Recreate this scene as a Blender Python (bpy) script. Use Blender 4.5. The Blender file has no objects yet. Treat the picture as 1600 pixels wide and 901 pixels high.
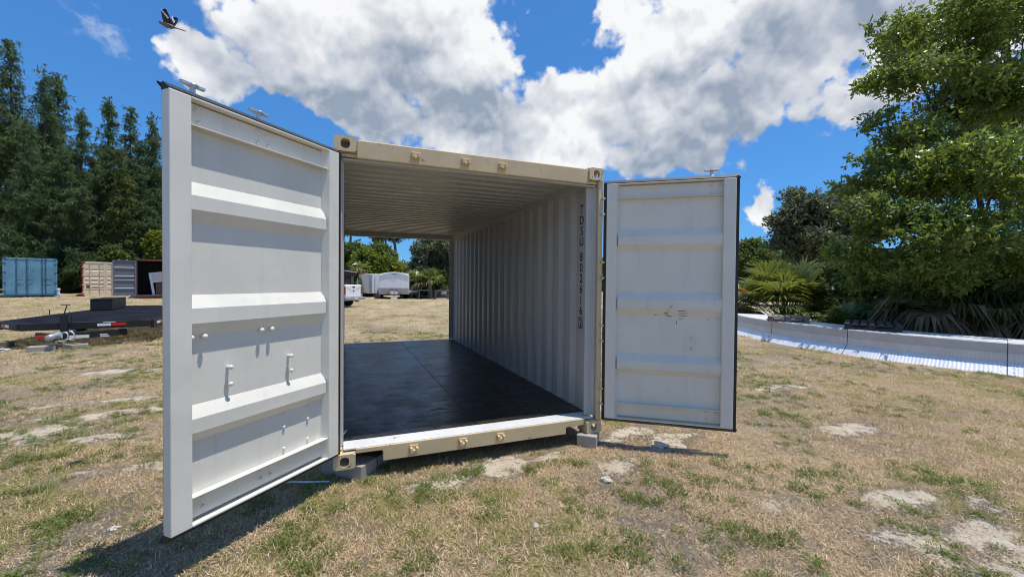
import bpy, bmesh, math, random
import numpy as np
from mathutils import Vector, Matrix, Euler

# ------------------------------------------------------------------ camera, sky, sun, exposure
scene = bpy.context.scene
COL = scene.collection
CAM = np.array([0.0817, -3.4739, 1.4743])
AX_R = np.array([0.92809714, -0.37223474, 0.00877479])
AX_U = np.array([-0.00242428, 0.01752509, 0.99984348])
AX_F = np.array([0.37233026, 0.92797315, -0.01536259])
FPX = 650.4                                    # focal length in pixels of a 1600 px wide frame
SUN_TO = Vector((0.22, -0.125, 1.0)).normalized()   # towards the sun
SUN_EL = math.asin(SUN_TO.z)
SUN_AZ = math.atan2(SUN_TO.x, SUN_TO.y)

cam_data = bpy.data.cameras.new('camera')
cam_data.sensor_width = 36.0
cam_data.lens = FPX / 1600 * 36.0
cam_data.clip_start = 0.05
cam_data.clip_end = 3000
cam = bpy.data.objects.new('camera', cam_data)
COL.objects.link(cam)
cam.matrix_world = Matrix(((AX_R[0], AX_U[0], -AX_F[0], CAM[0]), (AX_R[1], AX_U[1], -AX_F[1], CAM[1]),
                           (AX_R[2], AX_U[2], -AX_F[2], CAM[2]), (0, 0, 0, 1)))
scene.camera = cam
scene.view_settings.view_transform = 'Standard'
scene.view_settings.look = 'None'
scene.view_settings.exposure = 0.0
scene.view_settings.gamma = 1.0
scene.view_settings.use_curve_mapping = False
scene.cycles.max_bounces = 6
scene.cycles.diffuse_bounces = 4
scene.cycles.glossy_bounces = 3
scene.cycles.transmission_bounces = 3
scene.cycles.transparent_max_bounces = 6
scene.cycles.use_denoising = True
scene.cycles.filter_width = 1.05

sun_data = bpy.data.lights.new('sun', 'SUN')
sun_data.energy = 5.0
sun_data.angle = math.radians(0.53)
sun_data.color = (1.0, 0.955, 0.89)
sun = bpy.data.objects.new('sun', sun_data)
COL.objects.link(sun)
sun.rotation_euler = (-SUN_TO).to_track_quat('-Z', 'Y').to_euler()


def ray(u, v):
    return (u - 800) / FPX * AX_R + (450.5 - v) / FPX * AX_U + AX_F


def at(u, v, d):
    return CAM + ray(u, v) * d


def unit(a):
    a = np.asarray(a, float)
    return a / np.linalg.norm(a)


class NG:
    """small helper for building node trees"""
    def __init__(s, nt):
        s.nt = nt
        s.x = 0

    def n(s, typ, **kw):
        nd = s.nt.nodes.new(typ)
        nd.location = (s.x, 0)
        s.x += 40
        for k, v in kw.items():
            setattr(nd, k, v)
        return nd

    def put(s, sock, v):
        if hasattr(v, 'links') or isinstance(v, bpy.types.NodeSocket):
            s.nt.links.new(v, sock)
        elif v is not None:
            sock.default_value = v

    def m(s, op, a, b=None, c=None, clamp=False):
        nd = s.n('ShaderNodeMath', operation=op, use_clamp=clamp)
        for i, v in enumerate((a, b, c)):
            if v is not None:
                s.put(nd.inputs[i], v)
        return nd.outputs[0]

    def vm(s, op, a, b=None, scale=None):
        nd = s.n('ShaderNodeVectorMath', operation=op)
        s.put(nd.inputs[0], a)
        if b is not None:
            s.put(nd.inputs[1], b)
        if scale is not None:
            s.put(nd.inputs['Scale'], scale)
        return nd.outputs['Value'] if op in ('LENGTH', 'DOT_PRODUCT', 'DISTANCE') else nd.outputs[0]

    def noise(s, vec, scale, detail=4, rough=0.55, lac=2.0, dist=0.0, out='Fac'):
        nd = s.n('ShaderNodeTexNoise')
        if vec is not None:
            s.put(nd.inputs['Vector'], vec)
        nd.inputs['Scale'].default_value = scale
        nd.inputs['Detail'].default_value = detail
        nd.inputs['Roughness'].default_value = rough
        nd.inputs['Lacunarity'].default_value = lac
        nd.inputs['Distortion'].default_value = dist
        return nd.outputs[out]

    def ss(s, v, lo, hi, a=0.0, b=1.0, kind='SMOOTHSTEP'):
        nd = s.n('ShaderNodeMapRange', interpolation_type=kind)
        s.put(nd.inputs['Value'], v)
        s.put(nd.inputs['From Min'], lo)
        s.put(nd.inputs['From Max'], hi)
        s.put(nd.inputs['To Min'], a)
        s.put(nd.inputs['To Max'], b)
        return nd.outputs['Result']

    def mix(s, f, a, b, blend='MIX'):
        nd = s.n('ShaderNodeMix', data_type='RGBA', blend_type=blend)
        s.put(nd.inputs[0], f)
        for i, v in ((6, a), (7, b)):
            if isinstance(v, (tuple, list)):
                v = (*v[:3], 1.0)
            s.put(nd.inputs[i], v)
        return nd.outputs[2]


world = bpy.data.worlds.new('World')
scene.world = world
world.use_nodes = True
wt = world.node_tree
wt.nodes.clear()
g = NG(wt)
SKY_STRENGTH = 0.1
sky = g.n('ShaderNodeTexSky', sky_type='NISHITA', sun_disc=False)
sky.sun_elevation = SUN_EL
sky.sun_rotation = SUN_AZ
sky.air_density = 1.0
sky.dust_density = 0.4
sky.ozone_density = 3.0
# the phone renders blue sky deeper than the raw model
gam = g.n('ShaderNodeGamma')
gam.inputs['Gamma'].default_value = 0.65
wt.links.new(g.mix(1.0, sky.outputs[0], (0.1, 0.1, 0.1), 'MULTIPLY'), gam.inputs['Color'])
clear = g.mix(1.0, gam.outputs[0], (2.75, 6.8, 12.0), 'MULTIPLY')
geo = g.n('ShaderNodeTexCoord')
D = geo.outputs['Generated']
D = g.vm('NORMALIZE', D)
# billowing edges: the direction is pushed about by noise before the cloud bodies are measured
nz = g.n('ShaderNodeTexNoise')
wt.links.new(D, nz.inputs['Vector'])
nz.inputs['Scale'].default_value = 4.5
nz.inputs['Detail'].default_value = 5
nz.inputs['Roughness'].default_value = 0.58
w1 = g.vm('SUBTRACT', nz.outputs['Color'], (0.5, 0.5, 0.5))
W = g.vm('ADD', D, g.vm('SCALE', w1, scale=0.24))


def field(vec, blobs, blend=0.12):
    acc = None
    for u, v, ru, rv, tilt in blobs:
        c = unit(ray(u, v))
        r = unit(np.cross(c, (0, 0, 1)))
        up = np.cross(r, c)
        a = math.radians(tilt)
        e1 = r * math.cos(a) + up * math.sin(a)
        e2 = -r * math.sin(a) + up * math.cos(a)
        M = Matrix((e1, e2, np.cross(e1, e2))).transposed()
        k = 1.0 / np.linalg.norm(ray(u, v))
        mp = g.n('ShaderNodeMapping', vector_type='TEXTURE')
        wt.links.new(vec, mp.inputs['Vector'])
        mp.inputs['Location'].default_value = c
        mp.inputs['Rotation'].default_value = M.to_euler()
        mp.inputs['Scale'].default_value = (ru / FPX * k, rv / FPX * k, 0.5 * (ru + rv) / FPX * k)
        q = g.m('SUBTRACT', 1.0, g.vm('LENGTH', mp.outputs[0]))
        acc = q if acc is None else g.m('SMOOTH_MAX', acc, q, blend)
    return acc


# cumulus bodies in the part of the sky ahead (direction, half-extents, tilt)
BODIES = [(330, 105, 95, 60, -8), (450, 70, 130, 105, 0), (600, 75, 190, 120, 0), (730, 95, 115, 100, 0), (560, 160, 230, 65, -8),
          (720, 170, 110, 75, 0), (640, -60, 160, 120, 0), (480, 20, 90, 60, 0),
          (858, 178, 78, 85, 0), (800, 225, 160, 80, 0), (905, 215, 140, 85, 0), (760, 190, 90, 70, 0), (960, 150, 110, 70, 20), (1020, 120, 110, 75, 20),
          (1090, 190, 150, 105, 0), (1180, 165, 85, 85, 0), (1040, 250, 120, 60, 0),
          (950, 15, 75, 45, 0), (1100, 20, 200, 90, 0), (1280, 30, 230, 95, -5), (1250, 90, 160, 70, 10), (1150, -120, 330, 150, 0), (1450, -60, 230, 120, 0),
          (1345, 145, 70, 60, 0), (1400, 110, 90, 70, 0), (1168, 312, 40, 28, 30), (345, 45, 26, 18, 60), (1075, 60, 160, 100, 0), (1470, 40, 180, 110, 0)]
F1 = field(W, BODIES)
# the same kind of sky all round: broken cumulus from noise away from the bodies above
g1 = g.noise(g.vm('MULTIPLY', D, (1.0, 1.0, 1.7)), 2.1, 5, 0.56)
fw = unit(ray(800, 120))
away = g.ss(g.vm('DOT_PRODUCT', D, tuple(fw)), 0.42, 0.15)
F2 = g.m('ADD', g.m('MULTIPLY', g.m('SUBTRACT', g1, 0.5), 3.2), g.m('SUBTRACT', g.m('MULTIPLY', away, 0.97), 1.0))
Fc = g.m('MAXIMUM', F1, F2)
fine = g.noise(g.vm('MULTIPLY', D, (1, 1, 1.15)), 16.0, 6, 0.62)


def billow(vec, scale):
    """rounded cauliflower bumps"""
    v_ = g.n('ShaderNodeTexVoronoi', feature='F1')
    wt.links.new(vec, v_.inputs['Vector'])
    v_.inputs['Scale'].default_value = scale
    v_.inputs['Detail'].default_value = 2.0
    v_.inputs['Roughness'].default_value = 0.55
    return v_.outputs['Distance']


Wb = g.vm('ADD', D, g.vm('SCALE', w1, scale=0.10))
bil = billow(Wb, 13.0)
bil_up = billow(g.vm('ADD', Wb, (0.004, -0.003, 0.022)), 13.0)
dens = g.m('ADD', Fc, g.m('ADD', g.m('MULTIPLY', g.m('SUBTRACT', fine, 0.5), 0.62), g.m('MULTIPLY', g.m('SUBTRACT', 0.68, bil), 0.36)))
mask = g.ss(dens, 0.08, 0.29)
# thickness makes the bases grey, the billows facing the sun stay white
DARK = [(600, 165, 230, 60, -4), (740, 170, 110, 50, 0), (620, 110, 130, 50, 0), (1120, 225, 170, 75, 5), (1130, 150, 110, 50, 10), (1190, 65, 230, 45, 14), (1050, 250, 90, 35, 0), (1340, 30, 140, 40, 0), (1380, 170, 60, 25, 0)]
Wd = g.vm('ADD', D, g.vm('SCALE', w1, scale=0.12))
Kd = g.ss(field(Wd, DARK, 0.35), -0.85, 0.85, 0.0, 0.86)
D2 = g.vm('ADD', D, (0.012, -0.008, 0.05))
fine2 = g.noise(g.vm('MULTIPLY', D2, (1, 1, 1.15)), 9.0, 4, 0.55)
fine3 = g.noise(g.vm('MULTIPLY', D, (1, 1, 1.15)), 9.0, 4, 0.55)
relief = g.m('ADD', g.m('MULTIPLY', g.m('SUBTRACT', fine2, fine3), 1.0), g.m('MULTIPLY', g.m('SUBTRACT', bil, bil_up), 0.5))
soft = g.noise(D, 6.0, 3, 0.5)
Ko = g.ss(F2, 0.15, 1.2, 0.0, 0.75)
shade = g.m('ADD', g.m('ADD', g.m('MAXIMUM', Kd, Ko), relief), g.ss(soft, 0.3, 0.75, -0.12, 0.16), clamp=True)
wh = 0.97 / SKY_STRENGTH
cc = g.mix(shade, (wh, wh, wh * 1.005), (0.32 * wh, 0.385 * wh, 0.49 * wh))
cover = g.m('MULTIPLY', mask, 0.97)
skyc = g.mix(cover, clear, cc)
# thin wisps between the bodies
wisp = g.noise(g.vm('MULTIPLY', W, (1, 1, 1.6)), 7.0, 5, 0.6)
wz = g.m('MULTIPLY', g.ss(wisp, 0.60, 0.80), g.ss(Fc, -0.9, -0.1))
skyc = g.mix(g.m('MULTIPLY', wz, 0.45), skyc, (wh * .9, wh * .93, wh * .97))
bg = g.n('ShaderNodeBackground')
bg.inputs['Strength'].default_value = SKY_STRENGTH
wt.links.new(skyc, bg.inputs['Color'])
wo = g.n('ShaderNodeOutputWorld')
wt.links.new(bg.outputs[0], wo.inputs['Surface'])
world.cycles.sampling_method = 'MANUAL'
world.cycles.sample_map_resolution = 512

# ------------------------------------------------------------------ materials
MATS = {}


def new_mat(name):
    m = bpy.data.materials.new(name)
    m.use_nodes = True
    nt = m.node_tree
    nt.nodes.clear()
    gg = NG(nt)
    b = gg.n('ShaderNodeBsdfPrincipled')
    o = gg.n('ShaderNodeOutputMaterial')
    nt.links.new(b.outputs[0], o.inputs['Surface'])
    MATS[name] = m
    return m, gg, b


def bump(gg, b, h, strength=0.3, dist=0.01):
    bp = gg.n('ShaderNodeBump')
    bp.inputs['Strength'].default_value = strength
    bp.inputs['Distance'].default_value = dist
    gg.put(bp.inputs['Height'], h)
    gg.nt.links.new(bp.outputs[0], b.inputs['Normal'])


def paint(name, col, rough=0.45, vary=0.08, wear=None, wear_amt=0.0, wear_scale=9.0, metallic=0.0, bumpy=0.0, spec=0.5, scale=3.0):
    m, gg, b = new_mat(name)
    tc = gg.n('ShaderNodeTexCoord').outputs['Object']
    n1 = gg.noise(tc, scale, 5, 0.6)
    c = gg.mix(gg.ss(n1, 0.3, 0.7), tuple(x * (1 - vary) for x in col), tuple(min(1, x * (1 + vary)) for x in col))
    n2 = gg.noise(tc, 60.0, 3, 0.6)
    c = gg.mix(gg.ss(n2, 0.35, 0.75, 0.0, 0.25 * vary / 0.08), c, tuple(x * 0.8 for x in col))
    if wear:
        n3 = gg.noise(tc, wear_scale, 7, 0.7)
        lo = 0.72 - wear_amt
        c = gg.mix(gg.ss(n3, lo, lo + 0.06), c, wear)
    gg.put(b.inputs['Base Color'], c)
    gg.put(b.inputs['Roughness'], gg.ss(n1, 0.25, 0.75, rough * 0.85, min(1, rough * 1.2)))
    b.inputs['Metallic'].default_value = metallic
    b.inputs['Specular IOR Level'].default_value = spec
    if bumpy:
        bump(gg, b, gg.noise(tc, scale * 4, 4, 0.5), bumpy, 0.01)
    return m


def leafmat(name, c1, c2, c3, trans=0.3, rough=0.45, spec=0.4, patch=0.35):
    """foliage: each leaf takes its own tone between c1, c2 and c3"""
    m, gg, b = new_mat(name)
    ge = gg.n('ShaderNodeNewGeometry')
    rnd = ge.outputs['Random Per Island']
    tc = gg.n('ShaderNodeTexCoord').outputs['Object']
    big = gg.noise(tc, patch, 3, 0.6)
    f = gg.m('ADD', gg.m('MULTIPLY', rnd, 0.6), gg.m('MULTIPLY', gg.ss(big, 0.3, 0.7), 0.4))
    r = gg.n('ShaderNodeValToRGB')
    r.color_ramp.elements[0].color = (*c1, 1)
    r.color_ramp.elements[1].color = (*c3, 1)
    e = r.color_ramp.elements.new(0.5)
    e.color = (*c2, 1)
    gg.put(r.inputs[0], f)
    gg.put(b.inputs['Base Color'], r.outputs[0])
    b.inputs['Roughness'].default_value = rough
    b.inputs['Specular IOR Level'].default_value = spec
    t = gg.n('ShaderNodeBsdfTranslucent')
    gg.put(t.inputs['Color'], gg.mix(0.5, r.outputs[0], (c3[0] * 1.2, c3[1] * 1.25, c3[2] * 0.7)))
    mx = gg.n('ShaderNodeMixShader')
    mx.inputs[0].default_value = trans
    out = [n for n in gg.nt.nodes if n.type == 'OUTPUT_MATERIAL'][0]
    gg.nt.links.new(b.outputs[0], mx.inputs[1])
    gg.nt.links.new(t.outputs[0], mx.inputs[2])
    gg.nt.links.new(mx.outputs[0], out.inputs['Surface'])
    return m


def scuffed_panel(name, col):
    """grey painted steel with faint handling marks, drips and dust"""
    m, gg, b = new_mat(name)
    tc = gg.n('ShaderNodeTexCoord').outputs['Object']
    n1 = gg.noise(tc, 2.2, 5, 0.6)
    c = gg.mix(gg.ss(n1, 0.3, 0.7), tuple(x * 0.95 for x in col), tuple(x * 1.03 for x in col))
    streak = gg.noise(gg.vm('MULTIPLY', tc, (14, 14, 1.2)), 1.0, 4, 0.6)
    c = gg.mix(gg.ss(streak, 0.52, 0.75, 0, 0.13), c, (0.33, 0.31, 0.28))
    scr = gg.noise(gg.vm('MULTIPLY', tc, (9, 9, 22)), 1.0, 6, 0.75)
    c = gg.mix(gg.ss(scr, 0.71, 0.76, 0, 0.6), c, (0.22, 0.21, 0.20))
    gg.put(b.inputs['Base Color'], c)
    smudge = gg.noise(tc, 5.5, 6, 0.7)
    c = gg.mix(gg.ss(smudge, 0.54, 0.76, 0, 0.22), c, tuple(x * 0.62 for x in col))
    chip = gg.noise(tc, 21.0, 4, 0.6)
    c = gg.mix(gg.ss(chip, 0.735, 0.76, 0, 0.75), c, (0.17, 0.105, 0.07))
    gg.put(b.inputs['Base Color'], c)
    gg.put(b.inputs['Roughness'], gg.ss(n1, 0.2, 0.8, 0.32, 0.5))
    bump(gg, b, gg.noise(tc, 2.4, 3, 0.5), 0.22, 0.03)
    return m


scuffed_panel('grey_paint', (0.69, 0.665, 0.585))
paint('scuff_grey', (0.20, 0.19, 0.18), 0.6, 0.2)
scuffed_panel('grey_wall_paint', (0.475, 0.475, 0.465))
paint('sill_white', (0.60, 0.61, 0.61), 0.4, 0.06, (0.35, 0.31, 0.26), 0.10, 7)
paint('tan_paint', (0.60, 0.465, 0.27), 0.42, 0.07, (0.27, 0.17, 0.10), 0.095, 11)
paint('tan_casting', (0.61, 0.485, 0.295), 0.5, 0.08, (0.20, 0.15, 0.11), 0.13, 14, bumpy=0.3)
paint('hinge_tan', (0.56, 0.45, 0.29), 0.5, 0.08, (0.25, 0.16, 0.10), 0.10, 20)
paint('rubber_black', (0.012, 0.012, 0.013), 0.5, 0.1)
paint('galvanised', (0.62, 0.65, 0.66), 0.38, 0.1, metallic=0.75)
paint('stencil_black', (0.012, 0.012, 0.012), 0.5, 0.05)
paint('concrete', (0.34, 0.31, 0.265), 0.9, 0.12, (0.2, 0.18, 0.15), 0.1, 12, bumpy=0.5)
paint('black_steel', (0.009, 0.009, 0.010), 0.55, 0.2, (0.04, 0.035, 0.03), 0.05, 8)
paint('deck_black', (0.013, 0.013, 0.017), 0.62, 0.3, (0.06, 0.05, 0.045), 0.12, 5, spec=0.3)
paint('white_paint', (0.78, 0.79, 0.80), 0.35, 0.04)
paint('off_white', (0.66, 0.67, 0.66), 0.5, 0.06, (0.4, 0.36, 0.3), 0.05, 6)
paint('red_paint', (0.30, 0.03, 0.025), 0.4, 0.1)
paint('red_rust', (0.12, 0.032, 0.024), 0.6, 0.2, (0.10, 0.03, 0.02), 0.12, 6)
paint('blue_steel', (0.115, 0.27, 0.38), 0.55, 0.22, (0.055, 0.10, 0.13), 0.13, 3.2, scale=1.2)
paint('blue_dark', (0.04, 0.12, 0.18), 0.6, 0.2)
paint('cream_steel', (0.68, 0.57, 0.40), 0.5, 0.06, (0.40, 0.30, 0.2), 0.06, 6)
paint('slate_steel', (0.115, 0.13, 0.155), 0.5, 0.12, (0.2, 0.22, 0.24), 0.06, 4)
paint('dark_interior', (0.16, 0.17, 0.17), 0.7, 0.1)
paint('brown_board', (0.14, 0.085, 0.05), 0.7, 0.15)
paint('tyre_black', (0.014, 0.014, 0.014), 0.8, 0.1)
paint('rim_steel', (0.42, 0.42, 0.43), 0.4, 0.1, metallic=0.6)
paint('tail_red', (0.5, 0.015, 0.01), 0.2, 0.05)
paint('dark_glass', (0.012, 0.014, 0.016), 0.08, 0.05, spec=0.8)
paint('purple_paint', (0.06, 0.045, 0.16), 0.4, 0.1)
paint('diamond_plate', (0.36, 0.35, 0.34), 0.45, 0.1, metallic=0.5)
paint('shed_brown', (0.035, 0.024, 0.024), 0.7, 0.15)
paint('shed_green', (0.10, 0.21, 0.14), 0.6, 0.1)
paint('pale_metal_roof', (0.60, 0.60, 0.59), 0.4, 0.08)
paint('zinc_lit', (0.76, 0.775, 0.79), 0.36, 0.07, (0.55, 0.56, 0.57), 0.08, 3, metallic=0.12)  # sunlight on the panels' top and skirt put into the colour
paint('zinc_shaded', (0.55, 0.54, 0.52), 0.5, 0.06, (0.3, 0.3, 0.3), 0.06, 4, metallic=0.1)  # shade on the upright fascia put into the colour; reused on small parts
paint('zinc_half_shade', (0.68, 0.67, 0.64), 0.5, 0.06, metallic=0.1)  # partial shade on the upright band put into the colour
paint('pallet_wood', (0.20, 0.165, 0.13), 0.85, 0.25, (0.10, 0.08, 0.065), 0.12, 8)
paint('pallet_dark', (0.035, 0.031, 0.030), 0.85, 0.3)
paint('bark', (0.085, 0.065, 0.05), 0.9, 0.3, bumpy=0.8, scale=6)
paint('bark_grey', (0.16, 0.135, 0.11), 0.9, 0.25, bumpy=0.8, scale=5)
paint('pine_bark', (0.12, 0.075, 0.055), 0.9, 0.3, bumpy=0.8, scale=4)
paint('stone_white', (0.50, 0.455, 0.39), 0.9, 0.12, bumpy=0.6, scale=9)
paint('yellow_block', (0.50, 0.42, 0.26), 0.8, 0.1)
paint('cart_grey', (0.09, 0.09, 0.09), 0.6, 0.3)
paint('bird_grey', (0.16, 0.135, 0.12), 0.7, 0.2, scale=30)
paint('bird_belly', (0.42, 0.38, 0.33), 0.7, 0.1, scale=30)
paint('bird_black', (0.012, 0.011, 0.012), 0.6, 0.2, scale=30)
paint('bird_white', (0.72, 0.70, 0.68), 0.6, 0.05, scale=30)
paint('dry_frond', (0.25, 0.175, 0.10), 0.85, 0.25)
paint('ladder_blue', (0.30, 0.40, 0.46), 0.5, 0.1)

leafmat('leaf_casuarina', (0.034, 0.062, 0.030), (0.080, 0.128, 0.055), (0.145, 0.20, 0.085), 0.38, 0.6, 0.25, 0.25)
leafmat('leaf_casuarina_light', (0.045, 0.07, 0.025), (0.10, 0.135, 0.04), (0.18, 0.20, 0.06), 0.32, 0.6, 0.25, 0.3)
leafmat('leaf_glossy', (0.05, 0.092, 0.022), (0.125, 0.19, 0.038), (0.26, 0.31, 0.065), 0.5, 0.33, 0.5, 0.5)
leafmat('leaf_oak', (0.055, 0.07, 0.04), (0.11, 0.13, 0.072), (0.19, 0.21, 0.12), 0.36, 0.5, 0.4, 0.4)
leafmat('leaf_bush', (0.05, 0.085, 0.016), (0.145, 0.19, 0.028), (0.32, 0.33, 0.045), 0.45, 0.45, 0.4, 0.35)
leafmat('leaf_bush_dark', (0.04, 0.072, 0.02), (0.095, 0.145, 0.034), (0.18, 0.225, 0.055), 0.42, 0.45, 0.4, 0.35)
leafmat('leaf_pine', (0.03, 0.05, 0.025), (0.07, 0.10, 0.04), (0.12, 0.15, 0.06), 0.25, 0.5, 0.3, 0.3)
leafmat('frond_green', (0.06, 0.10, 0.022), (0.14, 0.185, 0.04), (0.27, 0.28, 0.075), 0.36, 0.34, 0.5, 0.8)
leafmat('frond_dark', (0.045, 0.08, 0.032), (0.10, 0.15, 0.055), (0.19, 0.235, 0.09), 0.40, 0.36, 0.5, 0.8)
leafmat('frond_orange', (0.22, 0.10, 0.02), (0.36, 0.17, 0.03), (0.48, 0.26, 0.05), 0.25, 0.5, 0.3, 0.8)
leafmat('frond_dead', (0.10, 0.065, 0.04), (0.22, 0.155, 0.095), (0.36, 0.28, 0.19), 0.15, 0.7, 0.2, 0.8)
leafmat('grass_dry', (0.20, 0.128, 0.072), (0.54, 0.395, 0.24), (0.84, 0.69, 0.48), 0.2, 0.7, 0.2, 0.8)
leafmat('grass_green', (0.17, 0.18, 0.045), (0.31, 0.305, 0.095), (0.53, 0.49, 0.21), 0.3, 0.55, 0.3, 0.8)
leafmat('weed_green', (0.075, 0.115, 0.024), (0.15, 0.20, 0.045), (0.27, 0.30, 0.085), 0.38, 0.5, 0.35, 0.8)


def floor_mat():
    """black painted plywood: glossy coat, grain, knocks, specks"""
    m, gg, b = new_mat('black_plywood')
    tc = gg.n('ShaderNodeTexCoord').outputs['Object']
    grain = gg.noise(gg.vm('MULTIPLY', tc, (5.5, 34, 10)), 1.0, 6, 0.65)
    blot = gg.noise(tc, 2.6, 6, 0.65)
    oi = gg.n('ShaderNodeObjectInfo').outputs['Random']
    c = gg.mix(gg.ss(grain, 0.3, 0.7), (0.008, 0.006, 0.005), (0.028, 0.020, 0.015))
    c = gg.mix(gg.m('MULTIPLY', oi, 0.5), c, (0.022, 0.018, 0.017))
    scf = gg.noise(gg.vm('MULTIPLY', tc, (2.0, 14.0, 1.0)), 1.3, 7, 0.75)
    c = gg.mix(gg.ss(scf, 0.60, 0.74, 0, 0.55), c, (0.06, 0.052, 0.045))
    dust = gg.noise(tc, 1.7, 6, 0.7)
    c = gg.mix(gg.ss(dust, 0.52, 0.78, 0, 0.30), c, (0.10, 0.085, 0.068))
    sx_ = gg.n('ShaderNodeSeparateXYZ')
    gg.put(sx_.inputs[0], tc)
    fx_ = gg.m('SUBTRACT', gg.m('FRACT', gg.m('DIVIDE', sx_.outputs[0], 0.286)), 0.5)
    fy_ = gg.m('SUBTRACT', gg.m('FRACT', gg.m('DIVIDE', sx_.outputs[1], 0.305)), 0.5)
    dd2 = gg.m('SQRT', gg.m('ADD', gg.m('POWER', gg.m('MULTIPLY', fx_, 0.286), 2.0), gg.m('POWER', gg.m('MULTIPLY', fy_, 0.305), 2.0)))
    c = gg.mix(gg.ss(dd2, 0.011, 0.007, 0, 0.8), c, (0.003, 0.003, 0.003))
    spk = gg.n('ShaderNodeTexVoronoi')
    gg.put(spk.inputs['Vector'], tc)
    spk.inputs['Scale'].default_value = 22
    d = gg.m('MULTIPLY', gg.ss(spk.outputs['Distance'], 0.05, 0.035), gg.ss(gg.noise(tc, 3.0, 2), 0.55, 0.65))
    c = gg.mix(gg.m('MULTIPLY', d, 0.8), c, (0.25, 0.22, 0.18))
    gg.put(b.inputs['Base Color'], c)
    r = gg.m('ADD', gg.ss(blot, 0.3, 0.75, 0.24, 0.42), gg.m('ADD', gg.ss(grain, 0.52, 0.72, 0.0, 0.22), gg.ss(scf, 0.5, 0.74, 0.0, 0.25)))
    gg.put(b.inputs['Roughness'], r)
    b.inputs['Specular IOR Level'].default_value = 0.55
    h = gg.m('ADD', gg.m('MULTIPLY', grain, 0.7), gg.m('MULTIPLY', gg.noise(tc, 40, 3, 0.6), 0.4))
    bump(gg, b, h, 0.35, 0.006)


floor_mat()


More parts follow.
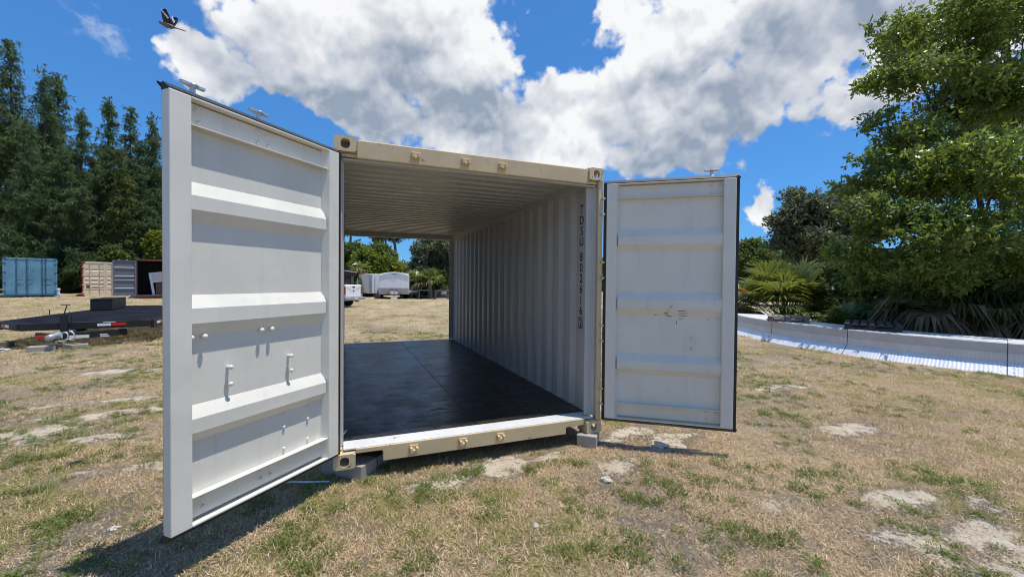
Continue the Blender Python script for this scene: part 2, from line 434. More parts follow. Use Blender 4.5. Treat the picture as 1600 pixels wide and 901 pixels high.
# ------------------------------------------------------------------ mesh helpers
class MB:
    def __init__(s):
        s.v, s.f = [], []

    def add(s, vs, fs):
        o = len(s.v)
        s.v += [tuple(map(float, p)) for p in vs]
        s.f += [tuple(i + o for i in f) for f in fs]
        return s

    def box(s, x0, x1, y0, y1, z0, z1):
        return s.add([(x0, y0, z0), (x1, y0, z0), (x1, y1, z0), (x0, y1, z0), (x0, y0, z1), (x1, y0, z1), (x1, y1, z1), (x0, y1, z1)],
                     [(0, 3, 2, 1), (4, 5, 6, 7), (0, 1, 5, 4), (1, 2, 6, 5), (2, 3, 7, 6), (3, 0, 4, 7)])

    def obox(s, c, ax, ay, az, hx, hy, hz):
        c, ax, ay, az = map(np.asarray, (c, ax, ay, az))
        P = [c + i * hx * ax + j * hy * ay + k * hz * az for k in (-1, 1) for i, j in ((-1, -1), (1, -1), (1, 1), (-1, 1))]
        return s.add(P, [(0, 3, 2, 1), (4, 5, 6, 7), (0, 1, 5, 4), (1, 2, 6, 5), (2, 3, 7, 6), (3, 0, 4, 7)])

    def prism(s, poly, a, b, axis='y'):
        """poly: 2-D points; extruded along axis from a to b"""
        n = len(poly)

        def P(p, t):
            return {'x': (t, p[0], p[1]), 'y': (p[0], t, p[1]), 'z': (p[0], p[1], t)}[axis]
        vs = [P(p, a) for p in poly] + [P(p, b) for p in poly]
        fs = [tuple(range(n)), tuple(range(2 * n - 1, n - 1, -1))] + [(i, i + n, (i + 1) % n + n, (i + 1) % n) for i in range(n)]
        return s.add(vs, fs)

    def tube(s, p0, p1, r0, r1=None, n=8, cap=True):
        r1 = r0 if r1 is None else r1
        p0, p1 = np.asarray(p0, float), np.asarray(p1, float)
        d = unit(p1 - p0)
        a = unit(np.cross(d, (0, 0, 1) if abs(d[2]) < 0.9 else (1, 0, 0)))
        b = np.cross(d, a)
        t = [2 * math.pi * i / n for i in range(n)]
        vs = [p0 + r0 * (a * math.cos(q) + b * math.sin(q)) for q in t] + [p1 + r1 * (a * math.cos(q) + b * math.sin(q)) for q in t]
        fs = [(i, (i + 1) % n, (i + 1) % n + n, i + n) for i in range(n)]
        if cap:
            fs += [tuple(range(n - 1, -1, -1)), tuple(range(n, 2 * n))]
        return s.add(vs, fs)

    def path(s, pts, rad, n=7):
        """a continuous tapered tube along points"""
        pts = [np.asarray(p, float) for p in pts]
        if not hasattr(rad, '__len__'):
            rad = [rad] * len(pts)
        vs, fs = [], []
        a = None
        for i, p in enumerate(pts):
            d = unit(pts[min(i + 1, len(pts) - 1)] - pts[max(i - 1, 0)])
            if a is None:
                a = unit(np.cross(d, (0, 0, 1) if abs(d[2]) < 0.9 else (1, 0, 0)))
            else:
                a = unit(a - d * np.dot(a, d))
            b = np.cross(d, a)
            vs += [p + rad[i] * (a * math.cos(2 * math.pi * k / n) + b * math.sin(2 * math.pi * k / n)) for k in range(n)]
        for i in range(len(pts) - 1):
            for k in range(n):
                q = i * n
                fs.append((q + k, q + (k + 1) % n, q + n + (k + 1) % n, q + n + k))
        fs.append(tuple(range(n - 1, -1, -1)))
        m = (len(pts) - 1) * n
        fs.append(tuple(range(m, m + n)))
        return s.add(vs, fs)

    def lathe(s, prof, c=(0, 0, 0), axis=(0, 0, 1), n=12):
        """prof: (radius, height) pairs about an axis through c"""
        d = unit(axis)
        a = unit(np.cross(d, (0, 0, 1) if abs(d[2]) < 0.9 else (1, 0, 0)))
        b = np.cross(d, a)
        c = np.asarray(c, float)
        vs = [c + d * h + r * (a * math.cos(2 * math.pi * k / n) + b * math.sin(2 * math.pi * k / n)) for r, h in prof for k in range(n)]
        fs = []
        for i in range(len(prof) - 1):
            for k in range(n):
                fs.append((i * n + k, i * n + (k + 1) % n, (i + 1) * n + (k + 1) % n, (i + 1) * n + k))
        fs.append(tuple(range(n - 1, -1, -1)))
        m = (len(prof) - 1) * n
        fs.append(tuple(range(m, m + n)))
        return s.add(vs, fs)

    def sheet(s, pts, a, b, axis, t):
        """open zig-zag profile thickened by t, extruded along axis a..b.  pts: 2-D"""
        up = [(p[0], p[1]) for p in pts]
        nrm = []
        for i in range(len(up)):
            p, q = up[max(i - 1, 0)], up[min(i + 1, len(up) - 1)]
            d = np.array([q[0] - p[0], q[1] - p[1]])
            d = d / (np.linalg.norm(d) + 1e-9)
            nrm.append((-d[1], d[0]))
        lo = [(p[0] + n_[0] * t, p[1] + n_[1] * t) for p, n_ in zip(up, nrm)]
        n = len(up)

        def P(p, q):
            return {'x': (q, p[0], p[1]), 'y': (p[0], q, p[1]), 'z': (p[0], p[1], q)}[axis]
        vs = [P(p, a) for p in up] + [P(p, b) for p in up] + [P(p, a) for p in lo] + [P(p, b) for p in lo]
        fs = []
        for i in range(n - 1):
            fs.append((i, i + 1, n + i + 1, n + i))
            fs.append((2 * n + i, 3 * n + i, 3 * n + i + 1, 2 * n + i + 1))
            fs.append((i, 2 * n + i, 2 * n + i + 1, i + 1))
            fs.append((n + i, n + i + 1, 3 * n + i + 1, 3 * n + i))
        fs.append((0, n, 3 * n, 2 * n))
        fs.append((n - 1, 3 * n - 1 + 0, 4 * n - 1, 2 * n - 1) if False else (n - 1, 3 * n - 1, 4 * n - 1, 2 * n - 1))
        return s.add(vs, fs)

    def plate_hole(s, hw, hh, rx, ry, t, frame, n=24):
        """plate hw x hh (half sizes) of thickness t with an oval hole; frame=(centre, ex, ey, ez)"""
        c, ex, ey, ez = [np.asarray(q, float) for q in frame]
        vs, fs = [], []
        for k in range(n):
            a = 2 * math.pi * k / n
            ca, sa = math.cos(a), math.sin(a)
            m = max(abs(ca) / hw, abs(sa) / hh)
            o = (ca / m, sa / m)
            # stadium-like hole
            i = (math.copysign(abs(ca) ** 0.8, ca) * rx, math.copysign(abs(sa) ** 0.8, sa) * ry)
            for p, z in ((o, 0), (i, 0), (i, -t), (o, -t)):
                vs.append(c + ex * p[0] + ey * p[1] + ez * z)
        for k in range(n):
            q, r = 4 * k, 4 * ((k + 1) % n)
            for j in range(4):
                fs.append((q + j, r + j, r + (j + 1) % 4, q + (j + 1) % 4))
        return s.add(vs, fs)

    def mesh(s, name, mat=None, smooth=False, bevel=0.0, recalc=True):
        me = bpy.data.meshes.new(name)
        me.from_pydata(s.v, [], s.f)
        if recalc or bevel:
            bm = bmesh.new()
            bm.from_mesh(me)
            bmesh.ops.recalc_face_normals(bm, faces=bm.faces)
            if bevel:
                ed = [e for e in bm.edges if e.is_manifold and e.calc_face_angle(0) > 0.5]
                bmesh.ops.bevel(bm, geom=ed, offset=bevel, segments=2, profile=0.5, affect='EDGES', clamp_overlap=True)
            bm.to_mesh(me)
            bm.free()
        if smooth:
            me.shade_smooth()
        if mat:
            me.materials.append(MATS[mat])
        return me

    def build(s, name, mat, parent=None, smooth=False, bevel=0.0, loc=None, rot=None):
        return link(name, s.mesh(name, mat, smooth, bevel), parent, loc, rot)


def link(name, data, parent=None, loc=None, rot=None):
    o = bpy.data.objects.new(name, data)
    COL.objects.link(o)
    if parent is not None:
        o.parent = parent
    if loc is not None:
        o.location = loc
    if rot is not None:
        o.rotation_euler = rot
    return o


def tag(o, label=None, cat=None, group=None, kind=None):
    kind = kind or ('thing' if cat else None)
    for k, v in (('label', label), ('category', cat), ('group', group), ('kind', kind)):
        if v:
            o[k] = v
    return o


def thing(name, label, cat, loc=(0, 0, 0), rz=0.0, group=None):
    o = link(name, None, None, loc, (0, 0, rz))
    return tag(o, label, cat, group)


def copy_tree(o, parent=None):
    c = o.copy()
    COL.objects.link(c)
    c.parent = parent
    for ch in list(o.children):
        copy_tree(ch, c)
    return c


def np_mesh(name, verts, quads, mat, smooth=False):
    me = bpy.data.meshes.new(name)
    verts = np.asarray(verts, np.float32)
    quads = np.asarray(quads, np.int32)
    k = quads.shape[1]
    me.vertices.add(len(verts))
    me.vertices.foreach_set('co', verts.ravel())
    me.loops.add(quads.size)
    me.loops.foreach_set('vertex_index', quads.ravel())
    me.polygons.add(len(quads))
    me.polygons.foreach_set('loop_start', np.arange(len(quads), dtype=np.int32) * k)
    me.polygons.foreach_set('loop_total', np.full(len(quads), k, np.int32))
    if smooth:
        me.polygons.foreach_set('use_smooth', np.ones(len(quads), bool))
    me.materials.append(MATS[mat])
    me.update(calc_edges=True)
    return me


# numpy value noise
def vnoise(x, y, seed=0):
    xi, yi = np.floor(x).astype(np.int64), np.floor(y).astype(np.int64)
    fx, fy = x - xi, y - yi
    fx, fy = fx * fx * (3 - 2 * fx), fy * fy * (3 - 2 * fy)

    def h(a, b):
        n = (a * 374761393 + b * 668265263 + seed * 974634777) & 0xFFFFFFFF
        n = ((n ^ (n >> 13)) * 1274126177) & 0xFFFFFFFF
        return ((n ^ (n >> 16)) & 0xFFFF) / 65535.0
    return (h(xi, yi) * (1 - fx) + h(xi + 1, yi) * fx) * (1 - fy) + (h(xi, yi + 1) * (1 - fx) + h(xi + 1, yi + 1) * fx) * fy


def fbm(x, y, seed=0, oct=4):
    s, a, t = 0, 0.5, 0
    for i in range(oct):
        s = s + a * vnoise(x * 2 ** i + 17.3 * i, y * 2 ** i - 9.1 * i, seed + i)
        t += a
        a *= 0.5
    return s / t


def sstep(a, b, x):
    t = np.clip((x - a) / (b - a), 0, 1)
    return t * t * (3 - 2 * t)


def gz(x, y):
    """height of the ground"""
    x, y = np.asarray(x, float), np.asarray(y, float)
    r = 0.27 * sstep(15, 28, y) * sstep(4, 13, -x)
    u = 0.05 * (fbm(x * 0.22, y * 0.22, 5, 3) - 0.5) * sstep(1.0, 6.0, np.hypot(x - 1.2, y - 0.5))
    return -0.115 + r + u

# ------------------------------------------------------------------ the open shipping container
CW, CL, CH = 2.438, 6.058, 2.591
cont = thing('shipping_container', 'tan and grey shipping container open at both ends, near doors swung wide', 'container')


def casting(sx, sz):
    """hollow corner fitting with oval holes; origin at its outer corner, sx/sz point inwards"""
    m = MB()
    w, d, h = 0.162, 0.178, 0.118
    m.plate_hole(w / 2, h / 2, 0.034, 0.038, 0.026, ((sx * w / 2, 0, sz * h / 2), (1, 0, 0), (0, 0, 1), (0, -1, 0)))
    m.plate_hole((d - 0.026) / 2, h / 2, 0.040, 0.036, 0.026, ((0, 0.026 + (d - 0.026) / 2, sz * h / 2), (0, 1, 0), (0, 0, 1), (-sx, 0, 0)))
    x = sorted((sx * 0.026, sx * w))
    m.box(x[0], x[1], 0.026, d, *sorted((0.0, sz * 0.026)))
    m.box(x[0], x[1], 0.026, d, *sorted((sz * (h - 0.022), sz * h)))
    m.box(*sorted((sx * (w - 0.022), sx * w)), 0.026, d, *sorted((sz * 0.026, sz * (h - 0.022))))
    m.box(*sorted((sx * 0.026, sx * (w - 0.022))), d - 0.022, d, *sorted((sz * 0.026, sz * (h - 0.022))))
    return m


for sx in (1, -1):
    for sz in (1, -1):
        me = casting(sx, sz).mesh('corner_casting', 'tan_casting')
        z = 0 if sz == 1 else CH
        link('corner_casting', me, cont, (0 if sx == 1 else CW, 0, z))
        link('corner_casting', me, cont, (CW if sx == 1 else 0, CL, z), (0, 0, math.pi))

for end in (0, 1):
    rear = dict(loc=(CW, CL, 0), rot=(0, 0, math.pi)) if end else {}
    # header with a turned lower lip
    m = MB().box(0.164, CW - 0.164, 0.018, 0.13, 2.432, 2.576)
    m.box(0.05, CW - 0.05, 0.04, 0.12, 2.44, 2.471)
    m.build('door_header', 'tan_paint' if not end else 'grey_wall_paint', cont, bevel=0.008, **rear)
    m = MB().box(0.06, CW - 0.06, 0.052, 0.11, 2.418, 2.431)
    m.build('header_lip', 'grey_wall_paint', cont, **rear)
    # sill with the lift pockets beside the castings
    poly = [(0.164, 0.100), (0.362, 0.100), (0.372, 0.090), (0.372, 0.012), (2.066, 0.012), (2.066, 0.066), (2.076, 0.078), (2.274, 0.078), (2.274, 0.139), (0.164, 0.139)]
    m = MB().prism(poly, 0.036, 0.085, 'y')
    m.build('door_sill', 'tan_paint', cont, bevel=0.006, **rear)
    m = MB().prism([(0.0, 0.128), (0.0, 0.142), (0.155, 0.150), (0.155, 0.128)], 0.072, CW - 0.072, 'x')
    ob = m.build('sill_plate', 'sill_white', cont, bevel=0.003)
    ob.location = (0, 0.048, 0.0025) if not end else (CW, CL - 0.048, 0.0025)
    ob.rotation_euler = (0, 0, 0 if not end else math.pi)
    for sx in (0, 1):
        mm = MB().prism([(0.0, 0.012), (0.05, 0.012), (0.05, 0.04), (0.035, 0.055), (0.035, 0.105), (0.0, 0.105)], 0.121, CH - 0.121, 'z')
        if sx:
            mm.v = [(CW - x, y, z) for x, y, z in mm.v]
        mm.build('corner_post', 'tan_paint' if not end else 'grey_wall_paint', cont, bevel=0.005, **rear)
        fl_w = 0.135 if sx != end else 0.072
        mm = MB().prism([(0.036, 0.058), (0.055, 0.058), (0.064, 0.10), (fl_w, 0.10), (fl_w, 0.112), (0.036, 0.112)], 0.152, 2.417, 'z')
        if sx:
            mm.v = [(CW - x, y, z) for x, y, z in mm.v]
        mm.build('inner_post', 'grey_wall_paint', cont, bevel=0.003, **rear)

# corrugated sides
for sx in (0, 1):
    pts, y = [(2.400, 0.112), (2.400, 0.205)], 0.225
    while y < CL - 0.34:
        pts += [(2.381, y + 0.03), (2.381, y + 0.132), (2.417, y + 0.172), (2.417, y + 0.236)]
        y += 0.278
    pts += [(2.400, CL - 0.16), (2.400, CL - 0.112)]
    if not sx:
        pts = [(CW - a, b) for a, b in pts]
    m = MB().sheet(pts, 0.145, 2.445, 'z', 0.002 if sx else -0.002)
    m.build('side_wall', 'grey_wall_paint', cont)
    MB().sheet([(a + (0.005 if sx else -0.005), b) for a, b in pts], 0.16, 2.44, 'z', 0.0015 if sx else -0.0015).build('outer_wall', 'tan_paint', cont)
    s = 1 if sx else -1
    X = (lambda a: a) if sx else (lambda a: CW - a)
    m = MB().prism([(X(2.374), 2.436), (X(2.434), 2.436), (X(2.434), 2.57), (X(2.374), 2.57)], 0.18, CL - 0.18, 'y')
    m.build('top_rail', 'grey_wall_paint', cont, bevel=0.006)
    m = MB().prism([(X(2.390), 0.01), (X(2.434), 0.01), (X(2.434), 0.158), (X(2.390), 0.158)], 0.18, CL - 0.18, 'y')
    m.build('bottom_rail', 'tan_paint', cont, bevel=0.004)
    for zz, ys in ((2.43, (0.34, 1.70, 3.09, 4.49, 5.61)), (0.175, (0.31, 1.69, 3.09, 4.49))):
        for yy in ys:
            m = MB().path([(X(2.372 - 0.03 * math.sin(t)), yy + 0.026 * math.cos(t), zz - 0.03 * math.sin(t) * (1 if zz > 1 else -1)) for t in np.linspace(0, math.pi, 9)], 0.005, 6)
            m.build('lashing_ring', 'grey_wall_paint', cont, smooth=True)

# roof sheet
pts, y = [(0.10, 2.557)], 0.13
while y < CL - 0.25:
    pts += [(y, 2.562), (y + 0.055, 2.562), (y + 0.072, 2.518), (y + 0.185, 2.518), (y + 0.202, 2.562)]
    y += 0.209
pts += [(CL - 0.10, 2.557)]
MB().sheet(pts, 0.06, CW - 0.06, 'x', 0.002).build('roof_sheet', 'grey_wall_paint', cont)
# plywood floor on cross bearers
MB().box(0.058, 2.386, 0.21, CL - 0.21, 0.07, 0.117).build('floor_bearer', 'black_steel', cont)
fl = link('floor', None, cont)
ys = [0.206, 1.262, 3.68, CL - 0.206]
for i in range(3):
    for x0, x1 in ((0.054, 1.219), (1.222, 2.386)):
        MB().box(x0 + 0.0012, x1 - 0.0012, ys[i] + 0.0025, ys[i + 1] - 0.0025, 0.119, 0.1485).build('plywood_sheet', 'black_plywood', fl, bevel=0.0012)

# keepers for the locking rods
kp = MB().box(-0.035, 0.035, -0.012, 0.0, -0.03, 0.03)
kp.box(-0.034, -0.014, -0.052, -0.012, -0.022, 0.018)
kp.box(0.014, 0.034, -0.052, -0.012, -0.022, 0.018)
kp.box(-0.0138, 0.0138, -0.034, -0.012, -0.026, -0.004)
kme = kp.mesh('rod_keeper', 'tan_paint', bevel=0.003)
for x, z in ((0.618, 2.500), (1.04, 2.500), (1.378, 2.500)):
    link('rod_keeper', kme, cont, (x, 0.0175, z))
for x, z in ((0.618, 0.082), (1.04, 0.082), (1.388, 0.082)):
    link('rod_keeper', kme, cont, (x, 0.0355, z), (math.pi, 0, 0) if False else (0, 0, 0))

# stencilled number on the side wall, near the door
def text_mesh(body, size, lead):
    cu = bpy.data.curves.new('stencil', 'FONT')
    cu.body = body
    cu.size = size
    cu.space_line = lead
    cu.align_x = 'CENTER'
    cu.extrude = 0.0004
    cu.offset = 0.0012
    cu.resolution_u = 4
    o = bpy.data.objects.new('stencil', cu)
    COL.objects.link(o)
    bpy.context.view_layer.update()
    me = bpy.data.meshes.new_from_object(o.evaluated_get(bpy.context.evaluated_depsgraph_get()))
    bpy.data.objects.remove(o)
    me.materials.clear()
    me.materials.append(MATS['stencil_black'])
    return me


RX = Matrix(((0, 0, -1), (-1, 0, 0), (0, 1, 0))).to_euler()      # text right -> -y, text up -> +z, faces -x
ty = 0.306
for ch, zt in zip('TDSU8026162', (2.196, 2.084, 1.972, 1.860, 1.700, 1.588, 1.476, 1.364, 1.252, 1.140, 1.010)):
    o = link('number_character', text_mesh(ch, 0.128, 1.0), cont, (2.3768, ty, zt), RX)
    o.scale = (0.92, 1.0, 1.0)
m = MB()
z0, z1, y0, y1 = 0.996, 1.114, ty - 0.048, ty + 0.048
for a in ((y0, y1, z0, z0 + 0.006), (y0, y1, z1 - 0.006, z1), (y0, y0 + 0.006, z0 + 0.0062, z1 - 0.0062), (y1 - 0.006, y1, z0 + 0.0062, z1 - 0.0062)):
    m.box(2.3764, 2.3769, *a)
m.build('number_frame', 'stencil_black', cont)


# ------------------------------------------------------------------ its two near doors
DZ0, DZ1 = 0.145, 2.440
RIBS = ((0.590, 0.646, 0.722, 0.790), (1.161, 1.236, 1.318, 1.390), (1.780, 1.848, 1.923, 2.000))


def door(name, hinge, direction, flip, gasket_free, bolts, cleats, label, DW):
    dx, dy = direction
    rz = math.atan2(-dy, -dx) if flip else math.atan2(dy, dx)
    root = link(name, None, cont, (*hinge, 0), (0, 0, rz))
    root['label'] = label
    s = -1 if flip else 1

    def B(mb, nm, mat, parent=root, **kw):
        if flip:
            mb.v = [(-x, y, z) for x, y, z in mb.v]
        return mb.build(nm, mat, parent, **kw)
    # hinge-side and free-side stiles
    B(MB().prism([(0, -0.062), (0, 0), (0.092, 0), (0.122, -0.05), (0.122, -0.062)], DZ0, DZ1, 'z'), 'hinge_stile', 'grey_paint', bevel=0.004)
    B(MB().prism([(DW - 0.105, -0.062), (DW - 0.105, 0), (DW, 0), (DW, -0.062)], DZ0, DZ1, 'z'), 'lock_stile', 'grey_paint', bevel=0.005)
    # pressed panel with its three ribs (y,z profile run along x)
    prof = [(-0.052, 0.170)]
    for a, b, c, d in RIBS:
        prof += [(-0.052, a), (-0.010, b), (-0.010, c), (-0.052, d)]
    prof += [(-0.052, 2.420)]
    B(MB().sheet(prof, 0.112, DW - 0.104, 'x', 0.004), 'panel', 'grey_paint')
    for z0, z1, nm in ((DZ0, 0.156, 'bottom_flange'), (2.430, DZ1, 'top_flange'), (0.298, 0.304, 'rail_lip'), (2.289, 2.295, 'rail_lip')):
        B(MB().box(0.094 if 'flange' in nm else 0.1, DW - 0.1055, -0.051 if 'lip' in nm else -0.061, -0.0015, z0, z1), nm, 'grey_paint', bevel=0.002)
    # outer skin closes the back
    B(MB().box(0.004, DW - 0.004, -0.070, -0.0625, DZ0 + 0.004, DZ1 - 0.004), 'outer_skin', 'tan_paint')
    # rubber seal: lips flaring out past the door edge
    m = MB()
    x_end = DW + (0.036 if gasket_free else 0.0)
    for z, sg in ((DZ1, 1), (DZ0, -1)):
        m.prism([(-0.010, z), (-0.010, z + sg * 0.010), (-0.050, z + sg * 0.040), (-0.060, z + sg * 0.042), (-0.068, z)], -0.03, x_end, 'x')
        # flap corner standing proud at the lock side
        m.add([(x_end - 0.06, -0.014, z), (x_end - 0.06, -0.014, z + sg * 0.006), (x_end - 0.05, -0.067, z + sg * 0.024), (x_end - 0.05, -0.069, z - sg * 0.03),
               (x_end + 0.008, -0.088, z + sg * 0.046), (x_end + 0.004, -0.095, z + sg * 0.038)],
              [(0, 1, 4), (1, 2, 4), (2, 3, 5), (3, 0, 4), (3, 4, 5), (2, 5, 4), (0, 3, 2, 1)])
    m.prism([(-0.0005, -0.006), (-0.030, -0.012), (-0.032, -0.060), (-0.0005, -0.060)], DZ0 - 0.012, DZ1 + 0.012, 'z')
    if gasket_free:
        m.prism([(DW + 0.0005, -0.010), (DW + 0.028, -0.014), (DW + 0.034, -0.060), (DW + 0.0005, -0.060)], DZ0 - 0.02, DZ1 + 0.02, 'z')
    B(m, 'rubber_seal', 'rubber_black')
    # bolts through the panel: shank ends and domed heads
    for x, z, kind in bolts:
        if kind == 'shank':
            prof_b = [(0.0095, 0.0), (0.0095, 0.024), (0.013, 0.026), (0.014, 0.034), (0.008, 0.040), (0.001, 0.042)]
        elif kind == 'washer':
            prof_b = [(0.020, 0.0), (0.020, 0.003), (0.012, 0.004), (0.011, 0.012), (0.001, 0.014)]
        else:
            prof_b = [(0.011, 0.0), (0.010, 0.007), (0.006, 0.011), (0.001, 0.012)]
        y = -0.051
        for a, b, c, d in RIBS:
            if b <= z <= c:
                y = -0.0095
        B(MB().lathe(prof_b, (x, y, z), (0, 1, 0), 12), 'bolt', 'grey_paint', smooth=False)
    # galvanised rod ends standing above and below the door, rods on the outer face
    for x in cleats:
        r = MB().tube((x, -0.105, DZ0 - 0.01), (x, -0.105, DZ1 + 0.045), 0.016, n=10)
        ro = B(r, 'lock_rod', 'galvanised', smooth=False)
        c = MB()
        c.lathe([(0.034, 0), (0.034, 0.008), (0.016, 0.018), (0.014, 0.045), (0.030, 0.055), (0.030, 0.066), (0.002, 0.068)], (x, -0.105, DZ1 + 0.040), (0, 0, 1), 10)
        c.box(x - 0.062, x + 0.062, -0.118, -0.092, DZ1 + 0.092, DZ1 + 0.110)
        c.box(x - 0.055, x + 0.055, -0.116, -0.094, DZ1 + 0.042, DZ1 + 0.056)
        B(c, 'rod_end', 'galvanised', bevel=0.003)
    # hinge barrels
    for z in (0.36, 0.98, 1.60, 2.22):
        h = MB().tube((-0.018, -0.05, z - 0.065), (-0.018, -0.05, z + 0.065), 0.014, n=10)
        h.box(-0.016, 0.05, -0.0745, -0.0705, z - 0.05, z + 0.05)
        B(h, 'hinge', 'hinge_tan')
    return root


top6 = lambda xs, z0, z1: [(x, z, 'dome') for x in xs for z in (z0, z1)]
door('door', (0.038, -0.040), (-0.68713742, -0.72652747), False, False,
     [(1.024, 1.160, 'shank'), (0.955, 1.160, 'shank'), (0.615, 1.160, 'shank'), (0.545, 1.160, 'shank'), (0.812, 0.964, 'shank'), (0.812, 0.866, 'shank'),
      (0.402, 0.964, 'shank'), (0.402, 0.866, 'shank'), (0.437, 0.49, 'dome'), (0.243, 0.487, 'dome'), (0.437, 0.345, 'dome'), (0.243, 0.342, 'dome'),
      (0.437, 0.575, 'dome'), (0.243, 0.575, 'dome')]
     + [(x, z, 'washer') for x in (0.972, 0.621, 0.551) for z in (2.392,)] + top6((0.970, 0.621, 0.551), 2.325, 2.325)[::2] + top6((0.952, 0.605, 0.537), 0.273, 0.211),
     (0.965, 0.575), 'grey inner face of the sunlit door with long bolts', 1.137)
door('door', (2.458, -0.024), (0.79948112, -0.60069122), True, True,
     [(0.941, 1.145, 'dome'), (1.011, 1.145, 'dome'), (0.796, 0.960, 'shank'), (0.796, 0.864, 'shank')] + top6((0.944, 1.020), 2.388, 2.313) + top6((0.932, 1.008), 0.272, 0.204),
     (0.955,), 'grey inner face of the shaded door with black rubber edge', 1.150)
# dark rub marks on the shaded door's panel
sd = [o for o in cont.children if o.name.startswith('door.')][0]
rs = random.Random(3)
m = MB()
for x, z, L, w, a in ((0.60, 1.245, 0.07, 0.010, 0.9), (0.565, 1.19, 0.05, 0.016, 0.4), (0.585, 1.165, 0.07, 0.012, -0.2), (0.70, 1.215, 0.09, 0.009, 0.1), (0.715, 1.19, 0.10, 0.009, 0.1), (0.72, 1.165, 0.09, 0.007, 0.05), (0.70, 1.14, 0.05, 0.008, 0.2), (0.47, 1.17, 0.03, 0.010, 0.3), (0.66, 1.10, 0.008, 0.05, 0)):
    ca, sa_ = math.cos(a), math.sin(a)
    y = -0.0505 if z < 1.16 else -0.0505 + 0.042 * min(1, (z - 1.161) / 0.075) + 0.001
    pts_ = [(-L / 2, 0), (-L / 5, w / 2), (L / 2, w / 5), (L / 5, -w / 2)]
    m.add([(-(x + p * ca - q * sa_), y if z < 1.15 else -0.0495 + 0.042 * max(0, min(1, (z + p * sa_ + q * ca - 1.161) / 0.075)), z + p * sa_ + q * ca) for p, q in pts_], [(0, 1, 2, 3)])
m.build('scuff_marks', 'scuff_grey', sd)['kind'] = 'stuff'
# hinge lugs on the right-hand corner post and on the left
for x, s in ((CW, 1), (0.0, -1)):
    for z in (0.36, 0.98, 1.60, 2.22):
        for dz in (-0.085, 0.067):
            m = MB().box(*sorted((x - s * 0.026, x + s * 0.006)), -0.022, 0.0115, z + dz, z + dz + 0.018)
            m.build('hinge_lug', 'hinge_tan', cont, bevel=0.003)

# concrete blocks that carry its near corners
def block(label, c, ang, sx, sy, sz=0.112):
    g0 = float(gz(c[0], c[1]))
    m = MB().box(-sx / 2, sx / 2, -sy / 2, sy / 2, 0, -0.001 - g0 if sz is None else sz)
    rs = random.Random(int(c[0] * 1000))
    m.v = [(x + rs.uniform(-.006, .006), y + rs.uniform(-.006, .006), z) for x, y, z in m.v]
    o = m.build('concrete_block', 'concrete', None, bevel=0.008, loc=(c[0], c[1], g0 - (0.0 if sz is None else 0.012)), rot=(0, 0, ang))
    return tag(o, label, 'block', 'concrete blocks under the container')


block('flat concrete block under the container corner by the sunlit door', (0.118, 0.215), math.atan2(0.65, -0.76), 0.40, 0.20, None)
block('concrete block behind the corner block, next to the dark pocket of the sill', (0.262, 0.424), math.atan2(0.65, -0.76), 0.40, 0.20, 0.10)
block('grey concrete block under the container corner by the shaded door', (2.345, 0.075), math.radians(-41), 0.19, 0.30, None)

# ------------------------------------------------------------------ ground, road, grass
SAND = [(-3.0, 2.25, 0.75, 0.28), (-2.5, 2.72, 0.7, 0.20), (-2.05, 2.9, 0.5, 0.18), (-2.2, 1.9, 0.5, 0.14), (-3.6, 2.0, 0.9, 0.3), (-2.6, 3.4, 0.9, 0.16), (3.75, -2.15, 0.65, 0.32), (3.9, -1.75, 0.4, 0.2), (3.5, -2.4, 0.4, 0.2), (2.95, -0.29, 0.32, 0.14), (1.67, -0.12, 0.5, 0.16), (2.36, -0.45, 0.4, 0.18), (2.9, 0.1, 0.4, 0.2), (3.3, -0.1, 0.35, 0.2),
        (0.85, -0.25, 0.35, 0.12), (1.2, -0.2, 0.6, 0.12), (6.1, 0.9, 0.8, 0.22), (5.4, -0.6, 0.6, 0.2), (3.5, 1.2, 0.7, 0.3), (4.4, 0.6, 0.6, 0.22), (5.6, 21.0, 3.2, 0.5), (3.4, 14.0, 1.5, 0.3), (-3.4, 5.6, 1.2, 0.25),
        (2.9, -1.4, 0.35, 0.14), (-1.5, 0.9, 0.6, 0.12)]


def sand_at(x, y):
    s = 0.50 * sstep(0.52, 0.72, fbm(x * 0.85 + 3.1, y * 0.85 + 7.7, 11, 5)) * (1 - 0.65 * sstep(7, 16, np.hypot(x, y)))
    for cx, cy, rx, ry in SAND:
        q = 1 - np.hypot((x - cx) / rx, (y - cy) / ry)
        s = np.maximum(s, sstep(-0.55, 0.75, q * 0.9 - 0.05 + 2.0 * (fbm(x * 3.6, y * 3.6, 23, 5) - 0.5)))
    return np.clip(s, 0, 1)


def green_at(x, y):
    far = sstep(5, 18, np.hypot(x, y + 3)) * 0.16
    return np.clip(sstep(0.50, 0.66, fbm(x * 1.05 + 11.7, y * 1.05 - 4.1, 31, 4)) * 0.8 + far * 2.2 * fbm(x * 0.3, y * 0.3, 37, 3), 0, 1) * (1 - 0.7 * sand_at(x, y))


def axis_pts(lo, hi, step, far):
    a = list(np.arange(lo, hi + 1e-6, step))
    d = step
    x = hi
    while x < far:
        d *= 1.16
        x += d
        a.append(x)
    d, x = step, lo
    b = []
    while x > -far:
        d *= 1.16
        x -= d
        b.append(x)
    return np.array(b[::-1] + a)


